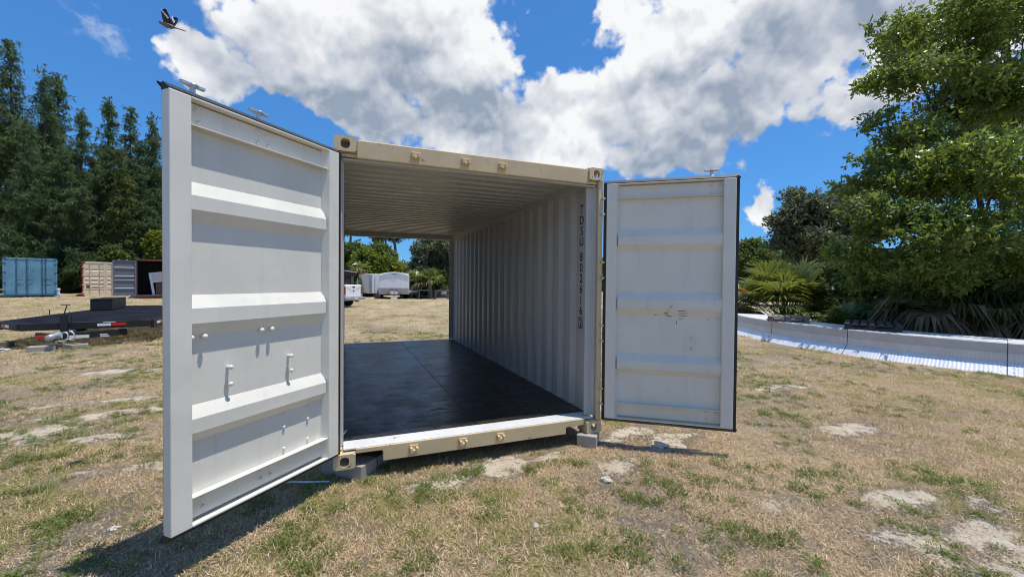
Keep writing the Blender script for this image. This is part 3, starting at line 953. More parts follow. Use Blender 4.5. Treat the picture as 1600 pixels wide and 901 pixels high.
gx, gy = axis_pts(-5.0, 8.5, 0.06, 900), axis_pts(-3.6, 5.0, 0.06, 900)
XX, YY = np.meshgrid(gx, gy)
ZZ = gz(XX, YY) + 0.022 * (fbm(XX * 2.3, YY * 2.3, 3, 5) - 0.5) * sstep(60, 20, np.hypot(XX, YY)) + 0.012 * (fbm(XX * 7, YY * 7, 8, 3) - 0.5) * sstep(14, 5, np.hypot(XX, YY))
sa, gr = sand_at(XX, YY), green_at(XX, YY)
ZZ = ZZ + 0.012 * sa * sstep(14, 5, np.hypot(XX, YY)) - 0.004
nx, ny = len(gx), len(gy)
ii = (np.arange(ny - 1)[:, None] * nx + np.arange(nx - 1)[None, :]).ravel()
quads = np.stack([ii, ii + 1, ii + nx + 1, ii + nx], 1)


def ground_mat():
    m, gg, b = new_mat('dry_ground')
    tc = gg.n('ShaderNodeTexCoord').outputs['Object']
    a1 = gg.n('ShaderNodeAttribute', attribute_name='sand').outputs['Fac']
    a2 = gg.n('ShaderNodeAttribute', attribute_name='green').outputs['Fac']
    n0 = gg.noise(tc, 1.6, 6, 0.65)
    n1 = gg.noise(tc, 11.0, 6, 0.7)
    n2 = gg.noise(tc, 70.0, 5, 0.7)
    straw = gg.noise(tc, 95.0, 4, 0.75, dist=3.0)
    n3 = gg.noise(tc, 34.0, 5, 0.7, dist=1.0)
    c = gg.mix(gg.ss(n0, 0.3, 0.7), (0.49, 0.375, 0.25), (0.64, 0.495, 0.335))
    c = gg.mix(gg.ss(n1, 0.45, 0.75, 0, 0.6), c, (0.235, 0.185, 0.135))
    c = gg.mix(gg.ss(straw, 0.45, 0.7, 0, 0.7), c, (0.75, 0.615, 0.44))
    c = gg.mix(gg.ss(n3, 0.52, 0.70, 0, 0.7), c, (0.15, 0.112, 0.075))  # dark gaps between blades: soil plus painted shade, coarse then fine
    c = gg.mix(gg.ss(n2, 0.5, 0.72, 0, 0.85), c, (0.08, 0.062, 0.044))
    soil = gg.noise(tc, 0.55, 6, 0.62)
    c = gg.mix(gg.ss(soil, 0.44, 0.62, 0, 0.65), c, (0.33, 0.24, 0.165))
    c = gg.mix(gg.ss(soil, 0.50, 0.34, 0, 0.4), c, (0.62, 0.51, 0.37))
    gm = gg.m('MULTIPLY', a2, gg.ss(gg.noise(tc, 5.0, 6, 0.7), 0.33, 0.62))
    cg = gg.mix(gg.ss(n2, 0.35, 0.65), (0.17, 0.175, 0.05), (0.34, 0.315, 0.12))
    c = gg.mix(gg.m('MULTIPLY', gm, 0.75), c, cg)
    sm = gg.ss(gg.m('ADD', a1, gg.m('MULTIPLY', gg.m('ADD', gg.m('SUBTRACT', n1, 0.5), gg.m('MULTIPLY', gg.m('SUBTRACT', n3, 0.5), 2.0)), 1.2)), 0.25, 0.80)
    cs = gg.mix(gg.ss(n1, 0.3, 0.7), (0.53, 0.45, 0.35), (0.70, 0.615, 0.495))
    cs = gg.mix(gg.ss(n3, 0.55, 0.75, 0, 0.5), cs, (0.33, 0.27, 0.20))
    cs = gg.mix(gg.ss(n2, 0.56, 0.74, 0, 0.6), cs, (0.22, 0.175, 0.13))
    c = gg.mix(gg.m('MULTIPLY', sm, 0.85), c, cs)
    gg.put(b.inputs['Base Color'], c)
    b.inputs['Roughness'].default_value = 0.95
    b.inputs['Specular IOR Level'].default_value = 0.15
    h = gg.m('ADD', gg.m('ADD', gg.m('MULTIPLY', n2, 0.6), gg.m('MULTIPLY', n3, 0.9)), gg.m('ADD', gg.m('MULTIPLY', n1, 1.2), gg.m('MULTIPLY', straw, 0.35)))
    bump(gg, b, gg.m('MULTIPLY', h, gg.m('SUBTRACT', 1.0, gg.m('MULTIPLY', sm, 0.6))), 1.0, 0.05)


ground_mat()
gm = np_mesh('ground', np.stack([XX, YY, ZZ], -1).reshape(-1, 3), quads, 'dry_ground', True)
for nm, arr in (('sand', sa), ('green', gr)):
    at_ = gm.attributes.new(nm, 'FLOAT', 'POINT')
    at_.data.foreach_set('value', arr.ravel().astype(np.float32))
tag(link('ground', gm), 'dry mown grass with bare sandy patches around the container', None, None, 'structure')


# tufts for scattering
def blade_mesh(name, n, rad, hmin, hmax, width, lean, mat, seed, segs=2, curl=0.6):
    r = np.random.default_rng(seed)
    V, Q = [], []
    for i in range(n):
        a, q = r.uniform(0, 2 * math.pi), rad * math.sqrt(r.uniform())
        p = np.array([q * math.cos(a), q * math.sin(a), -0.004])
        h = r.uniform(hmin, hmax)
        az = r.uniform(0, 2 * math.pi)
        le = r.uniform(*lean)
        out = np.array([math.cos(az), math.sin(az), 0])
        side = np.array([-out[1], out[0], 0]) * width * r.uniform(0.6, 1.3)
        pts = [p]
        ang = le
        for k in range(segs):
            ang2 = ang + curl * k * r.uniform(0.3, 1)
            pts.append(pts[-1] + (out * math.sin(ang2) + np.array([0, 0, 1]) * math.cos(ang2)) * h / segs)
        o = len(V)
        for k, pp in enumerate(pts):
            w = 1 - 0.85 * (k / segs) ** 1.5
            V += [pp - side * w, pp + side * w]
        for k in range(segs):
            Q.append((o + 2 * k, o + 2 * k + 1, o + 2 * k + 3, o + 2 * k + 2))
    return np_mesh(name, V, Q, mat)


def weed_mesh(name, n, rad, mat, seed):
    """low rosette of broad leaves on short stems"""
    r = np.random.default_rng(seed)
    V, Q = [], []
    for i in range(n):
        a, q = r.uniform(0, 2 * math.pi), rad * r.uniform(0.05, 1) ** 0.7
        z = r.uniform(0.0, 0.045) * (1 - 0.6 * q / rad)
        p = np.array([q * math.cos(a), q * math.sin(a), z])
        az = a + r.normal() * 0.9
        el = r.uniform(0.0, 1.1)
        d = np.array([math.cos(az) * math.cos(el), math.sin(az) * math.cos(el), math.sin(el)])
        L = r.uniform(0.010, 0.024)
        s = unit(np.cross(d, (0, 0, 1))) * L * 0.27
        up = np.cross(s, d) / (0.27 * L) * L * 0.1
        o = len(V)
        V += [p, p + d * L * 0.5 + s + up, p + d * L, p + d * L * 0.5 - s + up]
        Q.append((o, o + 1, o + 2, o + 3))
        o = len(V)
        st = np.array([0.0012, 0, 0])
        V += [np.array([q * .4 * math.cos(a), q * .4 * math.sin(a), -0.003]) - st, np.array([q * .4 * math.cos(a), q * .4 * math.sin(a), -0.003]) + st, p + st, p - st]
        Q.append((o, o + 1, o + 2, o + 3))
    return np_mesh(name, V, Q, mat)


def scatter(name, label, meshes, P, rot, scl, idx):
    src = bpy.data.collections.new(name + '_source')
    for i, me in enumerate(meshes):
        src.objects.link(bpy.data.objects.new('%s_tuft_%02d' % (name, i), me))
    me = bpy.data.meshes.new(name)
    me.vertices.add(len(P))
    me.vertices.foreach_set('co', np.asarray(P, np.float32).ravel())
    for nm, typ, key, arr in (('turn', 'FLOAT_VECTOR', 'vector', rot), ('size', 'FLOAT_VECTOR', 'vector', scl), ('pick', 'INT', 'value', idx)):
        a = me.attributes.new(nm, typ, 'POINT')
        a.data.foreach_set(key, np.asarray(arr, np.int32 if typ == 'INT' else np.float32).ravel())
    o = link(name, me)
    tag(o, label, None, None, 'stuff')
    nt = bpy.data.node_groups.new(name + '_scatter', 'GeometryNodeTree')
    nt.interface.new_socket('Geometry', in_out='INPUT', socket_type='NodeSocketGeometry')
    nt.interface.new_socket('Geometry', in_out='OUTPUT', socket_type='NodeSocketGeometry')
    N, Lk = nt.nodes, nt.links
    gi, go = N.new('NodeGroupInput'), N.new('NodeGroupOutput')
    ci = N.new('GeometryNodeCollectionInfo')
    ci.inputs['Collection'].default_value = src
    ci.inputs['Separate Children'].default_value = True
    ci.inputs['Reset Children'].default_value = True
    ip = N.new('GeometryNodeInstanceOnPoints')
    ip.inputs['Pick Instance'].default_value = True
    Lk.new(gi.outputs[0], ip.inputs['Points'])
    Lk.new(ci.outputs[0], ip.inputs['Instance'])
    for nm, typ, sock in (('turn', 'FLOAT_VECTOR', 'Rotation'), ('size', 'FLOAT_VECTOR', 'Scale'), ('pick', 'INT', 'Instance Index')):
        na = N.new('GeometryNodeInputNamedAttribute')
        na.data_type = typ
        na.inputs['Name'].default_value = nm
        out = na.outputs[0]
        if sock == 'Rotation':
            er = N.new('FunctionNodeEulerToRotation')
            Lk.new(out, er.inputs[0])
            out = er.outputs[0]
        Lk.new(out, ip.inputs[sock])
    Lk.new(ip.outputs[0], go.inputs[0])
    md = o.modifiers.new('scatter', 'NODES')
    md.node_group = nt
    return o


def ground_z(x, y):
    z = gz(x, y) + 0.022 * (fbm(x * 2.3, y * 2.3, 3, 5) - 0.5) * sstep(60, 20, np.hypot(x, y)) + 0.012 * (fbm(x * 7, y * 7, 8, 3) - 0.5) * sstep(14, 5, np.hypot(x, y))
    return z + 0.012 * sand_at(x, y) * sstep(14, 5, np.hypot(x, y)) - 0.004


rg = np.random.default_rng(4)
dry = [blade_mesh('dry_tuft', 50, 0.12, 0.014, 0.052, 0.0021, (0.5, 1.5), 'grass_dry', s, 2, 0.7) for s in range(4)]
grn = [blade_mesh('green_tuft', 40, 0.085, 0.02, 0.07, 0.0022, (0.2, 1.2), 'grass_green', 20 + s, 2, 0.6) for s in range(3)]


def candidates(n, rmin, rmax):
    """points over the ground the camera can see, by distance band"""
    f2 = unit(AX_F[:2])
    s2 = np.array([f2[1], -f2[0]])
    d = np.sqrt(rg.uniform(rmin ** 2, rmax ** 2, n))
    t = rg.uniform(-1.75, 1.75, n) * d + rg.uniform(-0.6, 0.6, n)
    P = CAM[:2] + d[:, None] * f2 + t[:, None] * s2
    return P


def keep_out(P):
    x, y = P[:, 0], P[:, 1]
    return (x > 0.02) & (x < 2.42) & (y > 0.25) & (y < 6.0)


pts, siz, pick = [], [], []
for rmin, rmax, n, s0 in ((1.3, 4.0, 9500, 1.0), (4.0, 7.0, 11500, 1.15), (7.0, 12.0, 11000, 1.6), (12.0, 22.0, 11000, 2.1), (22, 34, 6000, 2.6)):
    P = candidates(n, rmin, rmax)
    P = P[~keep_out(P)]
    sd = sand_at(P[:, 0], P[:, 1])
    gnv = green_at(P[:, 0], P[:, 1])
    k = rg.uniform(size=len(P)) > sd * 0.62
    P, sd, gnv = P[k], sd[k], gnv[k]
    isg = rg.uniform(size=len(P)) < np.clip(gnv * 0.36 + 0.015, 0, 0.4)
    pick.append(np.where(isg, 4 + rg.integers(0, 3, len(P)), rg.integers(0, 4, len(P))))
    siz.append(s0 * rg.uniform(0.6, 1.3, len(P)) * (1 - 0.5 * sd))
    pts.append(np.column_stack([P, ground_z(P[:, 0], P[:, 1])]))
P = np.vstack(pts)
sz = np.concatenate(siz)
scatter('grass', 'short straw-coloured and green grass covering the ground', dry + grn, P,
        np.column_stack([rg.normal(0, .08, len(P)), rg.normal(0, .08, len(P)), rg.uniform(0, 6.28, len(P))]),
        np.column_stack([sz, sz, sz * rg.uniform(0.7, 1.1, len(P))]), np.concatenate(pick))

# low weeds in loose patches
wd = [weed_mesh('weed_tuft', 60, 0.075, 'weed_green', 40 + s) for s in range(3)]
P = candidates(10000, 1.3, 13)
P = P[~keep_out(P)]
wv = fbm(P[:, 0] * 1.3 - 5.0, P[:, 1] * 1.3 + 2.2, 51, 4)
k = rg.uniform(size=len(P)) < sstep(0.45, 0.62, wv) * 0.95
P = P[k]
# clumps that stand out near the doorway and in the near field
for u, v, n in ((465, 850, 14), (505, 870, 12), (620, 870, 8), (668, 765, 9), (770, 800, 6), (840, 740, 9), (890, 775, 8), (840, 860, 6), (1000, 850, 8), (1190, 830, 10), (1175, 835, 8), (940, 860, 7), (1265, 740, 12), (1300, 760, 10), (1085, 740, 8), (1440, 735, 14), (1475, 760, 9), (1540, 855, 7), (90, 815, 12), (140, 880, 8), (60, 720, 8), (100, 680, 9), (1205, 645, 10), (1240, 690, 9), (1380, 640, 8), (1200, 600, 10)):
    d = ray(u, v)
    c = CAM + d * ((-0.11 - CAM[2]) / d[2])
    P = np.vstack([P, c[:2] + rg.normal(0, 0.085, (n, 2)) * (1 + 0.12 * np.linalg.norm(c[:2]))])
s = rg.uniform(0.5, 1.15, len(P))
scatter('weeds', 'low green weeds in loose patches among the dry grass', wd, np.column_stack([P, ground_z(P[:, 0], P[:, 1])]),
        np.column_stack([np.zeros(len(P)), np.zeros(len(P)), rg.uniform(0, 6.28, len(P))]), np.column_stack([s, s, s]), rg.integers(0, 3, len(P)))


# pale stones and lumps of sand rock
def stone(label, c, r, sq=0.5, seed=0):
    bm = bmesh.new()
    bmesh.ops.create_icosphere(bm, subdivisions=3, radius=1)
    rs = random.Random(seed)
    off = Vector((rs.uniform(0, 50), rs.uniform(0, 50), rs.uniform(0, 50)))
    from mathutils import noise as mn
    for v in bm.verts:
        v.co *= 0.8 + 0.45 * mn.noise(v.co * 1.3 + off) + 0.16 * mn.noise(v.co * 4 + off)
        v.co = Vector((v.co.x * r * rs.uniform(.97, 1.03), v.co.y * r * 0.75, v.co.z * r * sq))
    me = bpy.data.meshes.new('stone')
    bm.to_mesh(me)
    bm.free()
    me.materials.append(MATS['stone_white'])
    o = link('stone', me, None, (c[0], c[1], float(ground_z(np.array(c[0]), np.array(c[1]))) + r * sq * 0.3), (0, 0, rs.uniform(0, 3)))
    tag(o, label, 'stone', 'loose pale stones')


stone('largest pale rock lump under the shaded door', (2.93, -0.28), 0.10, 0.45, 1)
stone('pale stone in the dry grass in front of the shaded-door block', (2.02, -0.70), 0.055, 0.6, 2)
stone('small white chip of stone in the grass before the doorway', (1.235, -1.05), 0.025, 0.8, 3)
stone('small white stone in green weeds beyond the sunlit door', (-1.27, -0.12), 0.035, 0.5, 4)
stick = MB().path([(-0.336, 0.164, -0.098), (-0.2, 0.10, -0.092), (-0.026, 0.047, -0.094)], [0.006, 0.008, 0.006], 7).build('pipe', 'off_white')
tag(stick, 'thin pale pipe lying in the shadow under the sunlit door', 'pipe')

# ------------------------------------------------------------------ vegetation
def leaves(P, A, S, fold=0.12):
    """rhombic leaves: base P, length vector A, half-width vector S"""
    P, A, S = (np.asarray(q, float) for q in (P, A, S))
    N = np.cross(A, S)
    N /= (np.linalg.norm(N, axis=1, keepdims=True) + 1e-9)
    lift = N * (np.linalg.norm(A, axis=1, keepdims=True) * fold)
    V = np.stack([P, P + A * 0.45 + S + lift, P + A, P + A * 0.45 - S + lift], 1).reshape(-1, 3)
    n = len(P)
    Q = np.arange(n * 4).reshape(n, 4)
    return V, Q


def rdirs(r, n):
    v = r.normal(size=(n, 3))
    return v / np.linalg.norm(v, axis=1, keepdims=True)


def perp(A, r):
    v = np.cross(A, rdirs(r, len(A)))
    return v / (np.linalg.norm(v, axis=1, keepdims=True) + 1e-9)


def casuarina_meshes(seed, H=20.0, R=3.0, leaf='leaf_casuarina'):
    """tall feathery she-oak: several leaders, upswept branches, soft drooping sprays"""
    r = np.random.default_rng(seed)
    tk = MB()
    P_, A_, S_ = [], [], []
    tops = [(0, 0, H)] + [(r.normal() * R * 0.35, r.normal() * R * 0.35, H * r.uniform(0.66, 0.88)) for _ in range(r.integers(1, 3))]
    tk.path([(0, 0, -0.4), (0.05, 0.03, H * 0.4), (0, 0, H * 0.97)], [0.28, 0.18, 0.03], 7)
    for tx, ty_, tz in tops[1:]:
        tk.path([(0, 0, H * 0.35), (tx * 0.7, ty_ * 0.7, H * 0.55), (tx, ty_, tz * 0.97)], [0.12, 0.09, 0.02], 6)
    for ti, (tx, ty_, tz) in enumerate(tops):
        nb = 290 if ti == 0 else 90
        z0 = 0.3 if ti == 0 else H * 0.45
        for b in range(nb):
            t = r.uniform(0, 1) ** (1.25 if ti == 0 else 0.85)
            z = z0 + (tz - z0) * t
            rr = R * (1.0 if ti == 0 else 0.6) * (1 - t) ** 1.0 * r.uniform(0.45, 1.15) + 0.10
            az = r.uniform(0, 2 * math.pi)
            o = np.array([math.cos(az), math.sin(az), 0])
            fx = tx * min(1, max(0, (z / H - 0.35) / 0.3))
            fy = ty_ * min(1, max(0, (z / H - 0.35) / 0.3))
            base = np.array([fx, fy, z])
            tip = base + o * rr + np.array([0, 0, rr * r.uniform(0.25, 0.75)])
            if b % 4 == 0:
                tk.path([base, (base + tip) / 2 - np.array([0, 0, 0.1]), tip], [0.045, 0.03, 0.01], 4)
            ns = max(2, int(rr * 2.7))
            for k in range(ns):
                q = base + (tip - base) * ((k + 0.6) / ns) + r.normal(size=3) * 0.18
                nc = 10
                d = unit(o * 0.8 + np.array([0, 0, 0.9]) + r.normal(size=3) * 0.35)
                dd = d + r.normal(size=(nc, 3)) * 0.55
                dd /= np.linalg.norm(dd, axis=1, keepdims=True)
                tp = 1 - 0.6 * t
                Lh = r.uniform(0.35, 0.8, (nc, 1)) * tp
                P_.append(q + r.normal(size=(nc, 3)) * 0.2 * tp)
                A_.append(dd * Lh)
                S_.append(perp(dd, r) * r.uniform(0.03, 0.065, (nc, 1)))
                # the hanging ends
                q2 = q + d * 0.5 * tp
                d2 = np.array([o[0] * 0.4, o[1] * 0.4, -0.8]) + r.normal(size=(5, 3)) * 0.4
                d2 /= np.linalg.norm(d2, axis=1, keepdims=True)
                P_.append(q2 + r.normal(size=(5, 3)) * 0.22 * tp)
                A_.append(d2 * r.uniform(0.25, 0.55, (5, 1)))
                S_.append(perp(d2, r) * 0.04)
    V, Q = leaves(np.vstack(P_), np.vstack(A_), np.vstack(S_), 0.05)
    return tk.mesh('trunk', 'bark'), np_mesh('crown', V, Q, leaf)


def place_tree(name, label, cat, group, loc, meshes, rz=0.0, scale=(1, 1, 1)):
    t = thing(name, label, cat, loc, rz, group)
    t.scale = scale
    link('trunk', meshes[0], t)
    link('crown', meshes[1], t)
    return t


cas = [casuarina_meshes(100 + i, 20.0, 3.5) for i in range(4)]
cas_l = casuarina_meshes(120, 20.0, 2.1, 'leaf_casuarina_light')
CASU = [(-62, 70, 38.0, 0, 'she-oak tree cut by the left edge of the photo, low behind the blue container'),
        (-20, 62, 41.0, 1, 'tall dark she-oak at the frame edge, back row behind the blue container'),
        (20, 72, 39.0, 2, 'tallest dark she-oak above the blue container'),
        (73, 119, 40.0, 3, 'narrow-topped she-oak just past the tallest one, above the blue container'),
        (93, 122, 42.0, 0, 'slim she-oak leader between the narrow-topped tree and the grey-green one'),
        (129, 175, 38.5, 1, 'shorter grey-green she-oak at the gap in the row, above the cream container'),
        (45, 190, 36.0, 2, 'lower front-row she-oak directly behind the blue container'),
        (100, 235, 36.5, 3, 'lower front-row she-oak between the blue and cream containers'),
        (171, 158, 42.0, 1, 'pointed she-oak right of the gap in the row'),
        (205, 173, 43.5, 2, 'she-oak second from the gap, behind the slate door'),
        (188, 235, 39.0, 4, 'lighter green she-oak in front of the pointed pair, above the cream container'),
        (239, 187, 44.0, 3, 'she-oak rising above the open red container'),
        (222, 262, 40.5, 0, 'low she-oak behind the open red container'),
        (150, 250, 39.5, 4, 'yellow-tinged low she-oak behind the cream container'),
        (272, 200, 44.5, 1, 'she-oak half hidden by the free edge of the sunlit door')]
rc = random.Random(9)
for u, v, d, k, lab in CASU:
    p = at(u, 445, d)
    z0 = float(gz(p[0], p[1]))
    h = at(u, v, d)[2] - z0
    w = h / 20.0 * (1.0 if h > 14 else 1.25)
    place_tree('she_oak_tree', lab, 'tree', 'she-oaks in the row behind the containers', (p[0], p[1], z0), cas_l if k == 4 else cas[k], rc.uniform(0, 6.28), (w, w, h / 20.0))


def lobed_tree(seed, H, lobes, n, leafL, ratio, mat, bark, trunk_r, per=7, rough=0.5, up=0.35, limbs=True, shell=0.5, extra_twigs=3, fork=0.35, every=1):
    """broadleaf tree: trunk, a limb to every lobe, twigs, and leaf whorls through the lobes' volume"""
    r = np.random.default_rng(seed)
    tk = MB()
    f = np.array([0, 0, H * fork])
    tk.path([(0, 0, -0.3), (0.06 * H / 6, 0.02, H * fork * 0.5), f], [trunk_r * 1.25, trunk_r, trunk_r * 0.85], 9)
    vol = np.array([l[3] * l[4] * l[5] for l in lobes]) ** 0.75
    P_, A_, S_ = [], [], []
    for li, (cx, cy, cz, rx, ry, rz) in enumerate(lobes):
        c = np.array([cx, cy, cz])
        R3 = np.array([rx, ry, rz])
        if limbs and li % every == 0:
            mid = f * 0.4 + c * 0.6 + r.normal(size=3) * 0.12 * R3
            tk.path([f, f * 0.7 + mid * 0.3 + r.normal(size=3) * 0.05 * H / 6, mid, c], [trunk_r * 0.6, trunk_r * 0.45, trunk_r * 0.3, trunk_r * 0.16], 6)
            for _ in range(extra_twigs):
                e = c + rdirs(r, 1)[0] * R3 * 0.85
                tk.path([mid, (mid + e) / 2 + r.normal(size=3) * 0.08 * R3, e], [trunk_r * 0.2, trunk_r * 0.12, trunk_r * 0.03], 5)
        m = int(n * vol[li] / vol.sum())
        d = rdirs(r, m)
        bulge = 1 + rough * (np.sin(d @ r.normal(size=3) * 4 + r.uniform(0, 6)) * 0.5 + np.sin(d @ r.normal(size=3) * 9 + r.uniform(0, 6)) * 0.3)
        q = c + d * R3 * bulge[:, None] * (shell + (1 - shell) * r.uniform(size=(m, 1)) ** 0.6)
        keep = q[:, 2] > 0.08
        q, d = q[keep], d[keep]
        m = len(q)
        ax = d + np.array([0, 0, up]) + r.normal(size=(m, 3)) * 0.5
        ax /= np.linalg.norm(ax, axis=1, keepdims=True)
        for k in range(per):
            a = ax * 0.45 + rdirs(r, m)
            a[:, 2] -= 0.15
            a /= np.linalg.norm(a, axis=1, keepdims=True)
            L = leafL * r.uniform(0.65, 1.2, (m, 1))
            P_.append(q + ax * leafL * r.uniform(-0.5, 0.6, (m, 1)) + a * leafL * 0.15)
            A_.append(a * L)
            sd = np.cross(a, ax + r.normal(size=(m, 3)) * 0.35)
            sd /= (np.linalg.norm(sd, axis=1, keepdims=True) + 1e-9)
            S_.append(sd * L * ratio)
    V, Q = leaves(np.vstack(P_), np.vstack(A_), np.vstack(S_))
    return tk.mesh('trunk', bark, smooth=True), np_mesh('crown', V, Q, mat)


def clumps(L, k, s, seed, keep=0.6):
    """break each lobe into smaller clumps round its surface"""
    r = np.random.default_rng(seed)
    out = []
    for cx, cy, cz, rx, ry, rz in L:
        out.append((cx, cy, cz, rx * keep, ry * keep, rz * keep))
        for d in rdirs(r, k):
            d[2] = d[2] * 0.8 + 0.1
            f = r.uniform(0.65, 0.95)
            q = s * r.uniform(0.7, 1.25)
            out.append((cx + d[0] * rx * f, cy + d[1] * ry * f, cz + d[2] * rz * f, rx * q, ry * q, rz * q * 0.75))
    return out


def rel(base, u, v, d, ru, rv, rd=None):
    """a crown lobe given by where it stands: direction, distance and half sizes in frame pixels -> metres"""
    c = at(u, v, d) - np.asarray(base)
    a, b = ru * d / FPX, rv * d / FPX
    return (c[0], c[1], c[2], a, a if rd is None else rd, b)


def gbase(u, d):
    p = at(u, 445, d)
    return np.array([p[0], p[1], float(gz(p[0], p[1]))])


# the big broad-leaved tree over the steel panels
b0 = gbase(1540, 12.0)
L0 = [rel(b0, *q) for q in ((1490, 55, 11.6, 100, 70), (1415, 115, 11.0, 62, 42), (1570, 20, 12.2, 120, 90), (1590, 140, 11.6, 110, 70), (1500, 165, 11.6, 80, 50), (1455, 235, 11.0, 85, 45), (1390, 275, 10.8, 75, 45),
                             (1500, 275, 9.9, 105, 60), (1600, 250, 9.7, 100, 70), (1350, 335, 10.4, 55, 42), (1430, 345, 9.7, 85, 45), (1545, 360, 9.3, 100, 50), (1325, 390, 10.8, 38, 38),
                             (1620, 390, 10.0, 80, 55), (1385, 415, 10.4, 62, 34), (1480, 425, 10.0, 75, 36), (1690, 150, 12.5, 120, 120), (1690, 320, 11.0, 110, 100), (1365, 190, 11.0, 26, 22), (1352, 135, 11.0, 24, 20), (1400, 50, 11.4, 42, 34), (1345, 430, 11.2, 40, 26), (1590, 448, 10.2, 65, 28), (1440, 440, 11.0, 45, 24))]
place_tree('broadleaf_tree', 'big glossy broad-leaved tree overhanging the curved steel panels', 'tree', None, b0,
           lobed_tree(7, 9.0, clumps(L0, 5, 0.42, 5, 0.72), 15500, 0.14, 0.23, 'leaf_glossy', 'bark', 0.10, 7, 0.45, 0.3, shell=0.4, extra_twigs=3, every=12, fork=0.3))
# live oak further back
b1 = gbase(1292, 30)
L1 = [rel(b1, *q) for q in ((1262, 320, 30, 45, 32), (1235, 345, 30, 32, 26), (1228, 378, 30.5, 26, 20), (1285, 335, 30, 52, 45), (1320, 345, 31, 60, 50), (1262, 375, 30, 45, 32), (1300, 385, 30, 50, 28), (1250, 402, 30, 30, 16), (1340, 310, 31, 50, 40))]
place_tree('live_oak', 'dark grey-green live oak behind the spreading palmetto', 'tree', None, b1, lobed_tree(17, 6.5, clumps(L1, 5, 0.4, 6), 6000, 0.28, 0.26, 'leaf_oak', 'bark', 0.28, 6, 0.5, shell=0.4, every=6))
for i, (u, v, ru, rv, d, lab) in enumerate(((1172, 398, 30, 26, 46, 'rounded far tree just past the edge of the shaded door'), (1196, 402, 22, 20, 52, 'smaller far tree between the rounded one and the live oak'))):
    b = gbase(u, d)
    L = [rel(b, u + a * ru, v + c * rv, d, ru * s, rv * s) for a, c, s in ((0, 0, .8), (-.5, .35, .6), (.5, .3, .6), (.1, -.4, .5), (0, .8, .8))]
    place_tree('far_tree', lab, 'tree', 'far trees past the shaded door', b, lobed_tree(30 + i, 5.5, L, 2600, 0.34, 0.3, 'leaf_bush_dark', 'bark', 0.25, 6, 0.4))


# fan palms
def fan(r, V, Q, o, d, up, L, nseg=26, spread=1.9, droop=0.35, w=0.04):
    """one fan leaf: narrow pleated segments radiating from the end of its stalk"""
    d = unit(d)
    s = unit(np.cross(d, up))
    n = np.cross(s, d)
    for k in range(nseg):
        a = spread * (2 * (k + 0.5) / nseg - 1) + r.normal() * 0.03
        e = unit(d * math.cos(a) + s * math.sin(a) + n * 0.12 * abs(math.sin(a)))
        Ls = L * (0.72 + 0.28 * math.cos(a * 0.8)) * r.uniform(0.85, 1.1)
        side = unit(np.cross(e, n)) * w * L
        p1 = o + e * Ls * 0.5 + n * 0.02 * L
        tip = o + e * Ls * 0.93 + np.array([0, 0, -droop * Ls * r.uniform(0.3, 1.0)])
        i = len(V)
        V += [o, p1 + side, p1 - side, tip]
        Q += [(i, i + 1, i + 3, i + 2)]


def palmetto(seed, n, size, stalk, mats, el=(0.1, 1.35), drop=0.35, trunk_h=0.0, nseg=24):
    """clump of fan leaves on stalks; mats = list of (material, share)"""
    r = np.random.default_rng(seed)
    out = {m: ([], []) for m, _ in mats}
    st = MB()
    names = [m for m, _ in mats]
    for i in range(n):
        x = r.uniform()
        acc = 0
        for j, (m, sh) in enumerate(mats):
            acc += sh
            if x <= acc:
                break
        az = r.uniform(0, 2 * math.pi)
        e = r.uniform(*el) if j == 0 else (r.uniform(0.15, 0.75) if names[j] == 'frond_orange' else r.uniform(-0.5, 0.35))
        d = np.array([math.cos(az) * math.cos(e), math.sin(az) * math.cos(e), math.sin(e)])
        o0 = np.array([r.normal() * 0.10 * size, r.normal() * 0.10 * size, trunk_h + r.uniform(0.0, 0.15) * size])
        Ls = stalk * r.uniform(0.7, 1.15)
        bend = np.array([0, 0, -0.12 * Ls])
        o = o0 + d * Ls + bend
        st.path([o0, o0 + d * Ls * 0.5, o], [0.014 * size, 0.011 * size, 0.008 * size], 4)
        dd = unit(d + np.array([0, 0, -0.25]))
        fan(r, *out[names[j]], o, dd, np.array([0.001, 0, 1]) if abs(dd[2]) < 0.9 else np.array([1, 0, 0.1]), size * r.uniform(0.75, 1.1), nseg, r.uniform(1.5, 2.1), drop)
    return st, out


def place_palm(name, label, group, loc, seed, n, size, stalk, mats, rz=0, trunk_h=0.0, trunk_r=0.12, **kw):
    t = thing(name, label, 'palm', loc, rz, group)
    st, out = palmetto(seed, n, size, stalk, mats, trunk_h=trunk_h, **kw)
    st.build('leaf_stalks', mats[0][0], t)['kind'] = 'stuff'
    for m, (V, Q) in out.items():
        if V:
            o = link({'frond_dead': 'dead_fronds', 'frond_orange': 'yellowing_fronds'}.get(m, 'crown'), np_mesh('fronds', V, Q, m), t)
    if trunk_h:
        MB().path([(0, 0, -0.2), (0.03, 0, trunk_h * 0.5), (0, 0, trunk_h + 0.1)], [trunk_r * 1.2, trunk_r, trunk_r * 1.1], 9).build('trunk', 'bark_grey', t)
    return t


